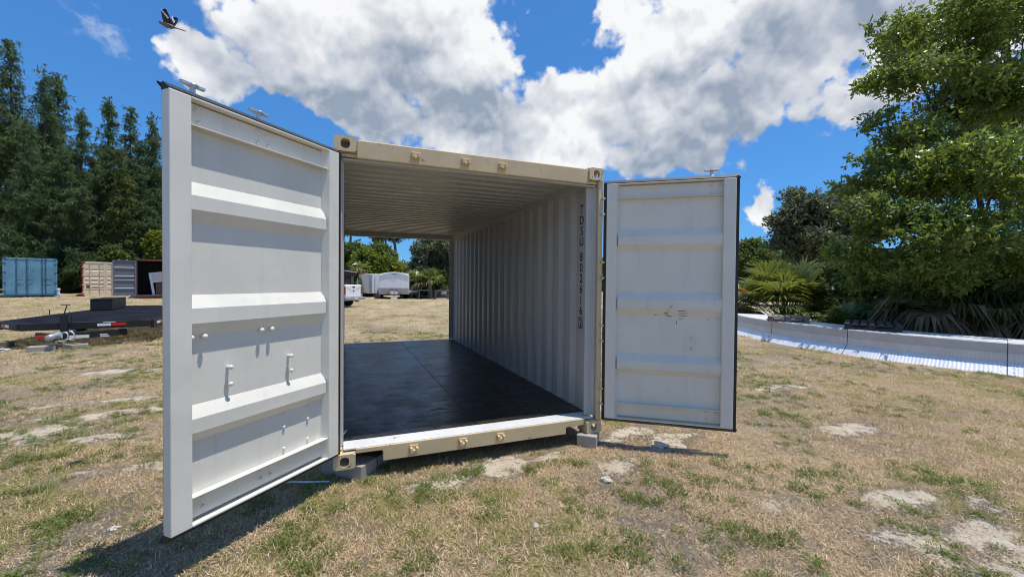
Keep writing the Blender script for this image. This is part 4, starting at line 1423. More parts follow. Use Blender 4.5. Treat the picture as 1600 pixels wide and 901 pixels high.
GP = 'fan palms behind the steel panels'
place_palm('fan_palm', 'spreading bright palmetto with orange leaves behind the pale pallet', GP, gbase(1228, 16.3), 1, 105, 1.2, 1.85,
           [('frond_green', .72), ('frond_dead', .16), ('frond_orange', .12)], el=(0.35, 1.45))
place_palm('fan_palm', 'small pale palmetto next to the spreading one, by the trunk of the oak', GP, gbase(1296, 15.2), 2, 34, 0.85, 0.75, [('frond_green', .62), ('frond_dead', .38)])
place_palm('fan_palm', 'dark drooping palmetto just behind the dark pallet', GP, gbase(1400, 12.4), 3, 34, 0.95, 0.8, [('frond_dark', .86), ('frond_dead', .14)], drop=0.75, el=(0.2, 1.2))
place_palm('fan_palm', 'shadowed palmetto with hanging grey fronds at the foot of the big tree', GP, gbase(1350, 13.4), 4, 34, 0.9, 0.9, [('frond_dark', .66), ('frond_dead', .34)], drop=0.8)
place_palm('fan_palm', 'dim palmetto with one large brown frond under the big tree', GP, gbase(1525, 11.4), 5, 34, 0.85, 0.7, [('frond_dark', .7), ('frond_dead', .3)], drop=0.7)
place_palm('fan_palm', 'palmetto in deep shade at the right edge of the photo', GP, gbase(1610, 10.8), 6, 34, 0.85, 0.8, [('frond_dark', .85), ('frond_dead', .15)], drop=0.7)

place_palm('fan_palm', 'taller fan palm with hanging fronds right of the dark pallet', GP, gbase(1462, 10.9), 7, 36, 0.95, 0.7, [('frond_green', .55), ('frond_dead', .45)], drop=0.8, trunk_h=0.9, el=(0.0, 1.2))
place_palm('fan_palm', 'fan palm with long hanging fronds beside the dim palmetto', GP, gbase(1570, 10.2), 8, 36, 0.95, 0.7, [('frond_dark', .7), ('frond_dead', .3)], drop=0.8, trunk_h=0.8, el=(0.0, 1.2))
place_palm('fan_palm', 'low fan palm in front of the leafy shrub, left of the dark pallet', GP, gbase(1322, 13.0), 9, 30, 0.8, 0.6, [('frond_green', .7), ('frond_dead', .3)], drop=0.6)


# understorey shrubs under the big tree: dark mass that closes the view
def bush(label, u, v, ru, rv, d, mat, seed, n=2200, leafL=0.16, group='shrubs', name='bush', ratio=0.28):
    b = gbase(u, d)
    zc = at(u, v, d)[2] - b[2]
    a, h = ru * d / FPX, rv * d / FPX
    r = random.Random(seed)
    top = zc + h
    L = [(0, 0, zc, a, a * 0.8, h)] + [(r.uniform(-.7, .7) * a, r.uniform(-.5, .5) * a, max(0.3, zc + r.uniform(-.6, .6) * h), a * 0.5, a * 0.5, h * 0.5) for _ in range(5)]
    z = zc - h * 0.7
    while z > 0.1:
        L.append((r.uniform(-.3, .3) * a, r.uniform(-.3, .3) * a, z, a * 0.95, a * 0.75, max(0.5, h * 0.7)))
        z -= max(0.5, h * 0.8)
    n = int(n * (1 + 0.25 * (len(L) - 6)))
    return place_tree(name, label, 'bush' if name == 'bush' else 'tree', group, b, lobed_tree(seed, max(1.0, zc), L, n, leafL, ratio, mat, 'bark', 0.07, 6, 0.4, shell=0.4))


G1 = 'shrubs under the big tree'
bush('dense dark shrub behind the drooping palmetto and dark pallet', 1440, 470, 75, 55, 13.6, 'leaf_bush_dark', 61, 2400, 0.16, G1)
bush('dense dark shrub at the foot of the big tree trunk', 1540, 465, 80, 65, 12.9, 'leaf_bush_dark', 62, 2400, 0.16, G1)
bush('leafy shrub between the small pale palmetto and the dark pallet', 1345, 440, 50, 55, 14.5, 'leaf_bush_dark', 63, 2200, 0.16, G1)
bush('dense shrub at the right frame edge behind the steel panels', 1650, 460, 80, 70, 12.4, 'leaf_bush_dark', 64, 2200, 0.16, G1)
# low bushes at the foot of the she-oaks
G2 = 'bushes at the foot of the she-oaks'
0 and bush('pale green drooping bush above the blue container roof', 58, 398, 14, 9, 34.5, 'leaf_casuarina_light', 71, 1800, 0.42, G2, ratio=0.07)
bush('leafy dark green bush above the cream container roof', 178, 402, 12, 12, 36.0, 'leaf_bush_dark', 72, 1500, 0.32, G2)
bush('yellow-green bush between the slate door and the open container', 243, 385, 9, 22, 37.0, 'leaf_bush', 73, 1300, 0.34, G2)
0 and bush('pale feathery bush between the blue and cream containers', 112, 382, 6, 26, 35.0, 'leaf_casuarina_light', 74, 1600, 0.40, G2, ratio=0.07)
bush('dark bush low between the blue and cream containers', 110, 448, 18, 18, 38.5, 'leaf_casuarina', 75, 2200, 0.4, G2, ratio=0.07)

# far wood that closes the horizon all round the yard
rt_ = np.random.default_rng(77)
n_ = 42000
az_ = rt_.uniform(-1.5, 1.5, n_)
f0_ = math.atan2(AX_F[0], AX_F[1])
gap_ = np.exp(-((az_ + 0.25) / 0.10) ** 2)
ht_ = (4.5 + 5.0 * fbm(az_ * 9.0 + 3, az_ * 0 + 0.5, 71, 4)) * (1 - 0.62 * gap_)
zz_ = ht_ * rt_.uniform(0, 1, n_) ** 0.75
rr_ = rt_.uniform(78, 90, n_) - zz_ * 0.3
P_ = np.column_stack([CAM[0] + rr_ * np.sin(az_ + f0_), CAM[1] + rr_ * np.cos(az_ + f0_), zz_ - 0.3])
a_ = rdirs(rt_, n_)
Ls_ = rt_.uniform(0.7, 1.3, (n_, 1))
V_, Q_ = leaves(P_, a_ * Ls_, perp(a_, rt_) * Ls_ * 0.32)
tag(link('treeline', np_mesh('treeline', V_, Q_, 'leaf_bush_dark')), 'far-off belt of low green woodland along the horizon', None, None, 'stuff')

# trees and bushes seen through the open far end
G3 = 'bushes seen through the container'
bush('bright yellow-green bush behind the white cargo trailer', 603, 418, 20, 18, 47, 'leaf_bush', 81, 1500, 0.42, G3)
bush('bright bush right of the shed seen through the container', 571, 418, 18, 26, 46, 'leaf_bush', 82, 1600, 0.42, G3)
bush('mid green bush above the shed roof seen through the container', 552, 398, 22, 16, 52, 'leaf_bush_dark', 83, 1600, 0.45, G3)
bush('green bush below the gap of sky seen through the container', 632, 428, 18, 16, 50, 'leaf_bush', 84, 1300, 0.42, G3)
bush('dark rounded bush above the bright ones seen through the container', 592, 398, 22, 14, 54, 'leaf_bush_dark', 85, 1500, 0.45, G3)
bush('low green bush by the blue ladder seen through the container', 569, 449, 10, 11, 43, 'leaf_bush', 86, 900, 0.34, G3)
bush('bush added for the dark shade under the oak behind the work tables', 692, 446, 30, 22, 41.5, 'leaf_bush_dark', 87, 2600, 0.36, G3)  # put in for the darkness of the oak's shadow
bush('bush added for the dark shade behind the palms right of the cargo trailer', 655, 444, 22, 20, 41.5, 'leaf_bush_dark', 88, 2200, 0.36, G3)  # second bush added to deepen the dark under the oak
bo = gbase(690, 43)
Lo = [rel(bo, *q) for q in ((690, 385, 43, 30, 22), (668, 400, 43, 22, 20), (655, 418, 43, 18, 16), (700, 410, 43, 34, 26), (680, 425, 43, 28, 16), (730, 400, 43, 34, 34), (715, 370, 44, 30, 22))]
place_tree('live_oak', 'grey-green live oak at the far right of the view through the container', 'tree', None, bo, lobed_tree(91, 5.5, clumps(Lo, 5, 0.4, 8), 4200, 0.36, 0.26, 'leaf_oak', 'bark', 0.3, 6, 0.5, every=6))


def pine(seed, H, R):
    r = np.random.default_rng(seed)
    tk = MB()
    tk.path([(0, 0, -0.3), (r.normal() * .2, r.normal() * .2, H * .5), (r.normal() * .2, 0, H)], [0.26, 0.20, 0.05], 8)
    lob = []
    for k in range(9):
        z = H * r.uniform(0.62, 1.0)
        a = r.uniform(0, 6.28)
        q = R * r.uniform(0.2, 1.0) * (1.25 - z / H * 0.5)
        c = (math.cos(a) * q, math.sin(a) * q, z)
        tk.path([(0, 0, z - 0.6), (c[0] * .6, c[1] * .6, z - 0.1), c], [0.07, 0.05, 0.02], 5)
        lob.append((*c, R * 0.42, R * 0.42, R * 0.26))
    P_, A_, S_ = [], [], []
    for cx, cy, cz, rx, ry, rz in lob:
        m = 90
        d = rdirs(r, m)
        q = np.array([cx, cy, cz]) + d * np.array([rx, ry, rz]) * r.uniform(size=(m, 1)) ** 0.5
        for k in range(9):
            a = d * 0.6 + np.array([0, 0, 0.4]) + rdirs(r, m)
            a /= np.linalg.norm(a, axis=1, keepdims=True)
            P_.append(q)
            A_.append(a * r.uniform(0.3, 0.55, (m, 1)))
            S_.append(perp(a, r) * 0.05)
    V, Q = leaves(np.vstack(P_), np.vstack(A_), np.vstack(S_), 0.03)
    return tk.mesh('trunk', 'pine_bark', smooth=True), np_mesh('crown', V, Q, 'leaf_pine')


for i, (u, d, vt, lab) in enumerate(((592, 62, 318, 'pine with a bare dark trunk, leftmost of the tall pair seen through the container'), (613, 60, 322, 'pine with heavy crown beside the gap of sky seen through the container'),
                                     (600, 72, 330, 'slimmer pine between the two nearer pines seen through the container'), (548, 66, 322, 'pine above the shed at the left of the view through the container'))):
    b = gbase(u, d)
    H = at(u, vt, d)[2] - b[2]
    place_tree('pine_tree', lab, 'tree', 'pines seen through the container', b, pine(200 + i, H, 2.6))
for i, (u, d, h, lab) in enumerate(((650, 39, 1.5, 'cabbage palm with pale fronds right of the white cargo trailer'), (671, 38.5, 1.6, 'cabbage palm with pale fronds above the dark work tables'), (563, 44, 2.6, 'browning palm against the bright bush seen through the container'))):
    place_palm('cabbage_palm', lab, 'palms seen through the container', gbase(u, d), 300 + i, 30, 0.95, 0.75, [('frond_green', .92 if i < 2 else .6), ('frond_dead', .08 if i < 2 else .4)], trunk_h=h, trunk_r=0.17, drop=0.5, nseg=14)

# ------------------------------------------------------------------ other containers in the yard
def face_cam(x, y):
    """turn that points a thing's -y side at the photographer"""
    return math.atan2(CAM[0] - x, -(CAM[1] - y)) if False else math.atan2(y - CAM[1], x - CAM[0]) - math.pi / 2


def yard_container(label, u0, d, zb, mat, side_mat, kind, rod_mat, turn=0.0, length=6.06):
    """thing origin: left front bottom corner; front (doors) on local y=0, body runs to +y"""
    p = at(u0, 445, d)
    z = zb
    c = thing('shipping_container', label, 'container', (p[0], p[1], z), face_cam(p[0] + 1, p[1]) + turn, 'other containers in the yard')
    W, H = 2.438, 2.591
    for x in (0.0, W):
        X = (lambda a: a) if x == 0 else (lambda a: W - a)
        MB().prism([(X(0), 0), (X(0.07), 0), (X(0.07), 0.10), (X(0), 0.10)], 0.12, H - 0.12, 'z').build('corner_post', side_mat if kind != 'blue' else mat, c, bevel=0.006)
        for z0 in (0.0, H - 0.118):
            MB().prism([(X(-0.004), -0.006), (X(0.162), -0.006), (X(0.162), 0.17), (X(-0.004), 0.17)], z0, z0 + 0.118, 'z').build('corner_casting', rod_mat if kind == 'blue' else side_mat, c, bevel=0.008)
        pts, y = [(X(0.03), 0.10)], 0.12
        while y < length - 0.3:
            pts += [(X(0.03), y), (X(0.03), y + 0.07), (X(0.062), y + 0.14), (X(0.062), y + 0.21)]
            y += 0.278
        pts.append((X(0.03), length - 0.05))
        MB().sheet(pts, 0.14, H - 0.10, 'z', 0.003).build('side_wall', side_mat if kind != 'open' else 'dark_interior', c)
        MB().prism([(X(0.002), H - 0.10), (X(0.06), H - 0.10), (X(0.06), H - 0.03), (X(0.002), H - 0.03)], 0.17, length, 'y').build('top_rail', side_mat, c)
    MB().box(0.162, W - 0.162, 0.01, 0.12, H - 0.13, H - 0.012).build('door_header', mat if kind != 'open' else side_mat, c, bevel=0.006)
    MB().box(0.162, W - 0.162, 0.01, 0.12, 0.02, 0.145).build('door_sill', rod_mat if kind == 'blue' else (mat if kind != 'open' else side_mat), c, bevel=0.006)
    MB().box(0.06, W - 0.06, 0.12, length, H - 0.05, H - 0.025).build('roof_sheet', side_mat, c)
    MB().box(0.06, W - 0.06, 0.12, length, 0.10, 0.145).build('floor', 'dark_interior', c)
    MB().box(0.05, W - 0.05, length - 0.04, length, 0.02, H - 0.04).build('end_wall', side_mat if kind != 'open' else 'dark_interior', c)
    if kind == 'open':
        return c
    for k in (0, 1):
        x0 = 0.075 + k * 1.146
        x1 = x0 + 1.142
        dr = link('door', None, c)
        # door leaf with pressed ribs
        pr = [(0.035, 0.15)]
        if kind == 'cream':
            for zc in (0.52, 0.93, 1.22, 1.50, 2.02):
                pr += [(0.035, zc - 0.11), (0.075, zc - 0.06), (0.075, zc + 0.02), (0.035, zc + 0.05)]
        pr += [(0.035, H - 0.135)]
        MB().sheet(pr, x0 + 0.09, x1 - 0.09, 'x', 0.003).build('door_panel', mat, dr)
        for a in (x0, x1 - 0.095):
            MB().box(a, a + 0.095, 0.018, 0.08, 0.15, H - 0.135).build('door_stile', mat, dr, bevel=0.004)
        for xr in ((x0 + 0.36, x0 + 0.86) if kind == 'cream' else (x0 + 0.52, x0 + 0.98 - 0.30 * k)):
            MB().tube((xr, -0.012, 0.05), (xr, -0.012, H - 0.05), 0.021, n=8).build('lock_rod', rod_mat, dr)
            for zz in (0.09, H - 0.07, 0.75, 1.25, 1.9):
                MB().box(xr - 0.045, xr + 0.045, -0.036, 0.012, zz - 0.03, zz + 0.03).build('rod_bracket', rod_mat, dr)
            MB().box(xr - 0.012, xr + 0.30, -0.045, -0.034, 1.06, 1.10).build('rod_handle', rod_mat, dr)
        for zz in (0.35, 0.9, 1.6, 2.2):
            xh = x0 if k == 0 else x1
            MB().box(xh - 0.07, xh + 0.07, -0.012, 0.016, zz - 0.035, zz + 0.035).build('hinge', rod_mat, dr)
        if kind == 'cream':
            for a, b, zz, ww, mm in ((0.14, 0.30, 0.66, 0.20, 'red_rust'),) if k == 0 else ():
                MB().box(x0 + a, x0 + b + 0.06, 0.028, 0.0335, zz, zz + ww).build('placard', mm, dr)
            for a, zz in ((0.47, 0.76), (0.47, 0.70)):
                MB().box(x0 + a, x0 + a + 0.32, 0.0285, 0.0335, zz - 0.012, zz + 0.012).build('stencil_line', 'brown_board', dr)
    return c


blue = yard_container('weathered blue shipping container with closed doors below the tallest she-oak', 4, 27.4, 0.235, 'blue_steel', 'blue_dark', 'blue', 'blue_dark')
cream = yard_container('cream shipping container with red sides and closed ribbed doors', 128, 30.0, 0.10, 'cream_steel', 'red_paint', 'cream', 'cream_steel')
red = yard_container('rust-red shipping container standing open, half hidden by the sunlit door', 212, 27.8, 0.215, 'slate_steel', 'red_rust', 'open', 'galvanised')
# its slate-coloured door leaf, swung out to the left
dr = link('door', None, red, (0.03, -0.02, 0), (0, 0, math.radians(188)))
pr = [(0.0, 0.16)]
for zc in (0.60, 1.15, 1.40, 1.95):
    pr += [(0.0, zc - 0.10), (0.04, zc - 0.05), (0.04, zc + 0.03), (0.0, zc + 0.07)]
pr += [(0.0, 2.44)]
MB().sheet(pr, 0.09, 1.06, 'x', 0.003).build('door_panel', 'slate_steel', dr)
for a in (0.0, 1.06):
    MB().box(a, a + 0.09, -0.02, 0.05, 0.15, 2.46).build('door_stile', 'slate_steel', dr, bevel=0.004)
for a in (0.15, 2.42):
    MB().box(0.0905, 1.0595, -0.02, 0.048, a, a + 0.04).build('door_rail', 'slate_steel', dr)
for xr in (0.45, 0.85):
    MB().box(xr - 0.03, xr + 0.03, -0.04, 0.0, 2.465, 2.52).build('rod_end', 'galvanised', dr)
# things leaning inside
wf = thing('window_frame', 'white window frame leaning inside the open red container', 'window frame', red.matrix_basis @ Vector((0.85, 0.7, 0.146)), red.rotation_euler.z)
tl = math.radians(-8)
fr = link('frame', None, wf, (0, 0, 0), (math.radians(-7), tl, 0))
for a in ((0, 0.14, 0, 1.55), (1.0, 1.10, 0.85, 1.55), (0.142, 0.998, 1.45, 1.55), (0.142, 0.998, 0.85, 0.92)):
    MB().box(a[0], a[1], 0, 0.05, a[2], a[3]).build('frame_bar', 'white_paint', fr, bevel=0.004)
MB().box(0.143, 0.997, 0.018, 0.024, 0.921, 1.449).build('pane', 'off_white', fr)
bd = MB().box(0, 1.15, 0, 0.03, 0, 0.85).build('board', 'brown_board', None, loc=red.matrix_basis @ Vector((1.02, 0.62, 0.147)), rot=(math.radians(-8), 0, red.rotation_euler.z))
tag(bd, 'brown board leaning below the white window frame in the open container', 'board')
# white standpipe beside the blue container
pp = at(91.5, 455, 27.0)
sp = thing('standpipe', 'short white standpipe beside the blue container', 'pipe', (pp[0], pp[1], float(gz(pp[0], pp[1]))))
MB().tube((0, 0, -0.1), (0, 0, 0.55), 0.06, n=10).build('riser', 'off_white', sp)
MB().lathe([(0.085, 0), (0.085, 0.09), (0.06, 0.11), (0.01, 0.12)], (0, 0, 0.55), (0, 0, 1), 10).build('cap', 'off_white', sp)
MB().tube((0, -0.02, 0.3), (0.14, -0.06, 0.3), 0.035, n=8).build('outlet', 'off_white', sp)


# ------------------------------------------------------------------ black flatbed trailer
ft = thing('flatbed_trailer', 'low black flatbed trailer with slatted deck and reflective tape', 'trailer', (0, 0, 0))
A, B = np.array([-6.60, 9.10]), np.array([-4.42, 9.58])
Lf, Bk, Rb = np.array([-7.45, 10.05]), np.array([-7.78, 16.8]), np.array([-4.75, 16.9])
ZD = 0.45


def beam(p, q, z0, z1, t, name, mat='black_steel', parent=ft, inset=0.0):
    p, q = np.asarray(p, float), np.asarray(q, float)
    d = unit(q - p)
    n = np.array([-d[1], d[0]])
    c = (p + q) / 2
    L = np.linalg.norm(q - p) / 2 - inset
    return MB().obox((c[0], c[1], (z0 + z1) / 2), (d[0], d[1], 0), (n[0], n[1], 0), (0, 0, 1), L, t / 2, (z1 - z0) / 2).build(name, mat, parent, bevel=0.006)


beam(A, B, ZD - 0.16, ZD, 0.07, 'front_beam', inset=0.02)
beam(Lf, A, ZD - 0.155, ZD - 0.002, 0.07, 'nose_beam', inset=0.03)
beam(B, Rb, ZD - 0.20, ZD - 0.001, 0.07, 'side_rail', inset=0.03)
beam(Lf, Bk, ZD - 0.20, ZD - 0.003, 0.07, 'side_rail', inset=0.03)
beam(Bk, Rb, ZD - 0.20, ZD - 0.004, 0.07, 'rear_beam', inset=0.05)
# deck planks, laid across
ndk = 34
for i in range(ndk):
    t0, t1 = i / ndk, (i + 1) / ndk
    yA, yB = 9.2 + 7.55 * t0, 9.2 + 7.55 * t1 - 0.055
    ym = (yA + yB) / 2

    def xl(y):
        return -6.6 - 0.85 * (y - 9.1) / 0.95 if y < 10.05 else -7.45 - 0.33 * (y - 10.05) / 6.75
    xa = xl(max(ym, 9.16)) + 0.06
    xb = -4.42 - 0.33 * (ym - 9.58) / 7.3 - 0.05
    if ym < 9.58:
        xb = min(xb, -6.6 + 2.18 * max(0.05, (ym - 9.10) / 0.48) - 0.1)
    if xb - xa < 0.3:
        continue
    zz = ZD - 0.016 + 0.009 * ((i * 7) % 3)
    sl = (0.48 / 2.18) * 0.25
    MB().add([(xa, yA, zz - .04), (xb, yA + sl, zz - .04), (xb, yB + sl, zz - .04), (xa, yB, zz - .04), (xa, yA, zz), (xb, yA + sl, zz), (xb, yB + sl, zz), (xa, yB, zz)],
             [(0, 3, 2, 1), (4, 5, 6, 7), (0, 1, 5, 4), (1, 2, 6, 5), (2, 3, 7, 6), (3, 0, 4, 7)]).build('plank', 'deck_black', ft)
dF = unit(np.append(B - A, 0))
nF = np.array([dF[1], -dF[0], 0])


def on_front(s, z, off=0.04):
    return np.array([A[0], A[1], z]) + dF * s + nF * off


def strip(s, z, w, h, mat, nm, off=0.0375):
    c = on_front(s, z, off)
    MB().obox(c, dF, nF, (0, 0, 1), w / 2, 0.0025, h / 2).build(nm, mat, ft)


strip(1.37, 0.375, 0.24, 0.06, 'white_paint', 'reflector')
strip(1.63, 0.378, 0.26, 0.06, 'tail_red', 'reflector')
strip(1.46, 0.430, 0.22, 0.016, 'off_white', 'maker_plate')
dR = unit(np.append(Rb - B, 0))
for s, mm in ((0.35, 'white_paint'), (0.6, 'tail_red')):
    c = np.array([B[0], B[1], 0.37]) + dR * s + np.array([dR[1], -dR[0], 0]) * 0.038
    MB().obox(c, dR, np.array([dR[1], -dR[0], 0]), (0, 0, 1), 0.12, 0.0025, 0.03).build('reflector', mm, ft)
dL = unit(np.append(A - Lf, 0))
for s, mm in ((0.45, 'tail_red'), (0.68, 'white_paint')):
    c = np.array([Lf[0], Lf[1], 0.37]) + dL * s + np.array([dL[1], -dL[0], 0]) * 0.038
    MB().obox(c, dL, np.array([dL[1], -dL[0], 0]), (0, 0, 1), 0.11, 0.0025, 0.03).build('reflector', mm, ft)
# drawbar, coupler, chains and jack at the front
hp = on_front(0.62, 0.0, 0.0)
hx, hy = hp[0], hp[1]
beam(on_front(1.75, 0, -0.1)[:2], on_front(0.78, 0, 0.42)[:2], 0.10, 0.245, 0.09, 'drawbar')
beam(on_front(0.25, 0, -0.1)[:2], on_front(0.62, 0, 0.42)[:2], 0.12, 0.233, 0.08, 'drawbar')
c0 = on_front(0.68, 0.20, 0.45)
cp = MB().path([c0 + np.array([-0.02, 0.12, 0.03]), c0, c0 + np.array([0.0, -0.16, 0.0]), c0 + np.array([0.0, -0.26, -0.02])], [0.06, 0.07, 0.06, 0.075], 8)
cp.build('coupler', 'galvanised', ft, smooth=True)
MB().obox(c0 + np.array([-0.26, 0.02, -0.02]), (1, .2, 0), (-.2, 1, 0), (0, 0, 1), 0.085, 0.03, 0.032).build('tail_lamp', 'tail_red', ft, bevel=0.01)
ch = MB()
for k in range(2):
    t = np.linspace(0, 1, 12)
    ch.path([c0 + np.array([0.10 + 0.12 * k + 0.10 * math.sin(5 * q), -0.02, 0.06 - 0.26 * q + 0.05 * math.sin(9 * q + k)]) for q in t], 0.014, 6)
ch.build('safety_chain', 'galvanised', ft, smooth=True)['kind'] = 'stuff'
strip(1.02, 0.155, 0.34, 0.07, 'white_paint', 'label_plate', 0.42)
strip(0.72, 0.19, 0.10, 0.08, 'off_white', 'label_plate', 0.44)
strip(1.42, 0.175, 0.13, 0.03, 'off_white', 'label_plate', 0.36)
strip(1.44, 0.135, 0.15, 0.03, 'off_white', 'label_plate', 0.36)
j0 = on_front(0.72, 0, 0.10)
jk = link('jack', None, ft)
MB().obox((j0[0], j0[1], 0.40), dF, nF, (0, 0, 1), 0.06, 0.06, 0.25).build('jack_body', 'black_steel', jk, bevel=0.008)
MB().tube((j0[0], j0[1], -0.06), (j0[0], j0[1], 0.2), 0.03, n=10).build('jack_leg', 'galvanised', jk)
MB().path([(j0[0], j0[1], 0.64), (j0[0] + 0.01, j0[1], 0.70), (j0[0] + 0.05, j0[1], 0.86), (j0[0] - 0.06, j0[1] - 0.01, 0.87), (j0[0] + 0.11, j0[1], 0.865)], 0.011, 6).build('jack_handle', 'black_steel', jk)
MB().path([(j0[0] + 0.12, j0[1], 0.44), (j0[0] + 0.13, j0[1], 0.68), (j0[0] + 0.08, j0[1], 0.72)], 0.008, 6).build('breakaway_wire', 'black_steel', jk)
for k, (px, py) in enumerate(((-7.3, 13.0), (-7.33, 13.9), (-4.95, 13.0), (-5.0, 13.9))):
    wh_ = link('wheel', None, ft, (px, py, float(gz(px, py)) + 0.27), (0, 0, 0))
    MB().lathe([(0.13, -0.08), (0.24, -0.095), (0.27, -0.06), (0.27, 0.06), (0.24, 0.095), (0.13, 0.08)], (0, 0, 0), (1, 0, 0), 20).build('tyre', 'tyre_black', wh_, smooth=True)
    MB().lathe([(0.02, -0.085), (0.13, -0.07), (0.129, 0.07), (0.02, 0.085)], (0, 0, 0), (1, 0, 0), 16).build('rim', 'rim_steel', wh_)
for s, y in ((-7.62, 12.2), (-7.72, 14.9), (-4.60, 12.6)):
    MB().tube((s, y, ZD), (s, y, ZD + 0.14), 0.012, n=6).build('stake', 'black_steel', ft)
# black box at the deck's far edge
bx0 = at(146, 476, 15.2)
tb = thing('tool_box', 'black steel tool box standing at the far edge of the flatbed deck', 'box', (-7.30, 14.6, ZD + 0.012), math.radians(-80))
MB().box(-0.85, 0.85, -0.26, 0.26, 0, 0.34).build('body', 'black_steel', tb, bevel=0.012)
MB().box(-0.86, 0.86, -0.27, 0.27, 0.342, 0.36).build('lid', 'deck_black', tb, bevel=0.006)
# slabs under the coupler and jack
for lab, s, o, w, h in (('concrete slab on the grass under the trailer coupler, nearer the red lamp', 0.46, 0.42, 0.42, 0.10), ('concrete slab under the trailer jack, nearer the white plates', 0.95, 0.30, 0.40, 0.09)):
    c = on_front(s, 0, o)
    zz = float(gz(c[0], c[1]))
    m = MB().box(-w / 2, w / 2, -0.16, 0.16, -0.02, h)
    tag(m.build('concrete_slab', 'concrete', None, bevel=0.01, loc=(c[0], c[1], zz), rot=(0, 0, 0.2 + s * 0.2)), lab, 'slab', 'slabs under the trailer')
# striped ramp board and timber by the trailer nose, at the frame edge
c = at(8, 540, 10.1)
rb_ = thing('ramp_board', 'white board with a purple stripe lying at the left frame edge', 'board', (-7.45, 8.75, float(gz(-7.45, 8.75)) + 0.01), math.radians(5))
rb_.rotation_euler = (0, math.radians(6), math.radians(8))
MB().box(-0.75, 0.75, -0.26, 0.26, 0.06, 0.08).build('board', 'white_paint', rb_, bevel=0.003)
MB().box(-0.74, 0.74, -0.14, 0.10, 0.0815, 0.086).build('stripe', 'purple_paint', rb_)
tmb = MB().box(-0.8, 0.8, -0.12, 0.12, 0, 0.13).build('timber', 'pallet_wood', None, bevel=0.01, loc=(-7.75, 9.45, float(gz(-7.75, 9.45))), rot=(0, 0, 0.12))
tag(tmb, 'grey timber lying on the grass under the trailer nose', 'timber')


# ------------------------------------------------------------------ curved steel panels on the right
AC, AR = np.array([17.95, 2.46]), 7.05        # centre and radius of the upper front edge
pn = thing('steel_arch_panels', 'long curved bank of galvanised steel panels lying along the grass', 'panels', (0, 0, 0))
PROF_TOP = [(-1.25, 0.430), (0.0, 0.452)]
PROF_FAS = [(0.0, 0.450), (0.012, 0.435), (0.010, 0.262)]
PROF_RIB = [(0.012, 0.260), (0.024, 0.090)]
PROF_SK = [(0.026, 0.088), (0.215, -0.125)]


def sweep(prof, a0, a1, n, wave=0.0, waves=40, thick=0.006, back=True):
    """profile (outward offset, height) swept along the arc; wave = ridges across the sheet"""
    V, Fq = [], []
    k = len(prof)
    for i in range(n + 1):
        a = a0 + (a1 - a0) * i / n
        e = np.array([-math.cos(a), -math.sin(a)])
        w = wave * (1 if (i % 4) in (1, 2) else 0) if wave else 0.0
        if i < 6 or i > n - 6:
            w = 0.0
        for o, z in prof:
            p = AC + e * (AR + o + w)
            V.append((p[0], p[1], z))
        for o, z in prof:
            p = AC + e * (AR + o + w - thick)
            V.append((p[0], p[1], z - thick * 0.5))
    for i in range(n):
        for j in range(k - 1):
            b, c = 2 * k * i + j, 2 * k * (i + 1) + j
            Fq.append((b, b + 1, c + 1, c))
            Fq.append((b + k, c + k, c + k + 1, b + k + 1))
    for i in (0, n):
        for j in range(k - 1):
            b = 2 * k * i + j
            Fq.append((b, b + k, b + k + 1, b + 1))
    m = MB()
    m.add(V, Fq)
    return m


# panel joints, as angles about the arc centre (0 = towards -x)
cuts = []
for u, v in ((1186, 532), (1311, 553), (1574, 585)):
    d_ = ray(u, v)
    q = CAM + d_ * ((-0.11 - CAM[2]) / d_[2])
    cuts.append(math.atan2(-(q[1] - AC[1]), -(q[0] - AC[0])))
cuts = [cuts[0] - 0.42] + cuts + [cuts[-1] + 0.36]
for i in range(len(cuts) - 1):
    a0, a1 = cuts[i] + 0.0006, cuts[i + 1] - 0.0006
    L = abs(a1 - a0) * AR
    nw = int(L / 0.055) * 4
    p_ = link('panel', None, pn)
    sweep(PROF_TOP, a0, a1, 24, thick=0.004).build('top_sheet', 'zinc_lit', p_)
    sweep(PROF_FAS, a0, a1, 24).build('fascia', 'zinc_shaded', p_)
    sweep(PROF_RIB, a0, a1, nw, 0.004).build('ribbed_band', 'zinc_half_shade', p_)
    sweep(PROF_SK, a0, a1, nw, 0.0055).build('ribbed_skirt', 'zinc_lit', p_)
    for aa in (a0 + 0.010, a1 - 0.010):
        for o, z in ((0.014, 0.38), (0.013, 0.30), (0.018, 0.22), (0.024, 0.13), (0.095, 0.01), (0.16, -0.06)):
            e = np.array([-math.cos(aa), -math.sin(aa), 0])
            c = np.append(AC, z) + e * (AR + o)
            MB().lathe([(0.008, -0.006), (0.008, 0.005), (0.005, 0.008), (0.001, 0.009)], c, e, 8).build('bolt', 'zinc_shaded', p_)
    # lapped seam with its stepped edge
    e = np.array([-math.cos(a1), -math.sin(a1), 0])
    tt = np.array([e[1], -e[0], 0])
    sm = MB()
    for (o0, z0), (o1, z1) in (((0.015, 0.447), (0.014, 0.266)), ((0.018, 0.258), (0.028, 0.094)), ((0.034, 0.086), (0.218, -0.118))):
        p0, p1 = np.append(AC, z0) + e * (AR + o0), np.append(AC, z1) + e * (AR + o1)
        sm.tube(p0, p1, 0.004, n=5)
    sm.build('lap_seam', 'cart_grey', p_)['kind'] = 'stuff'


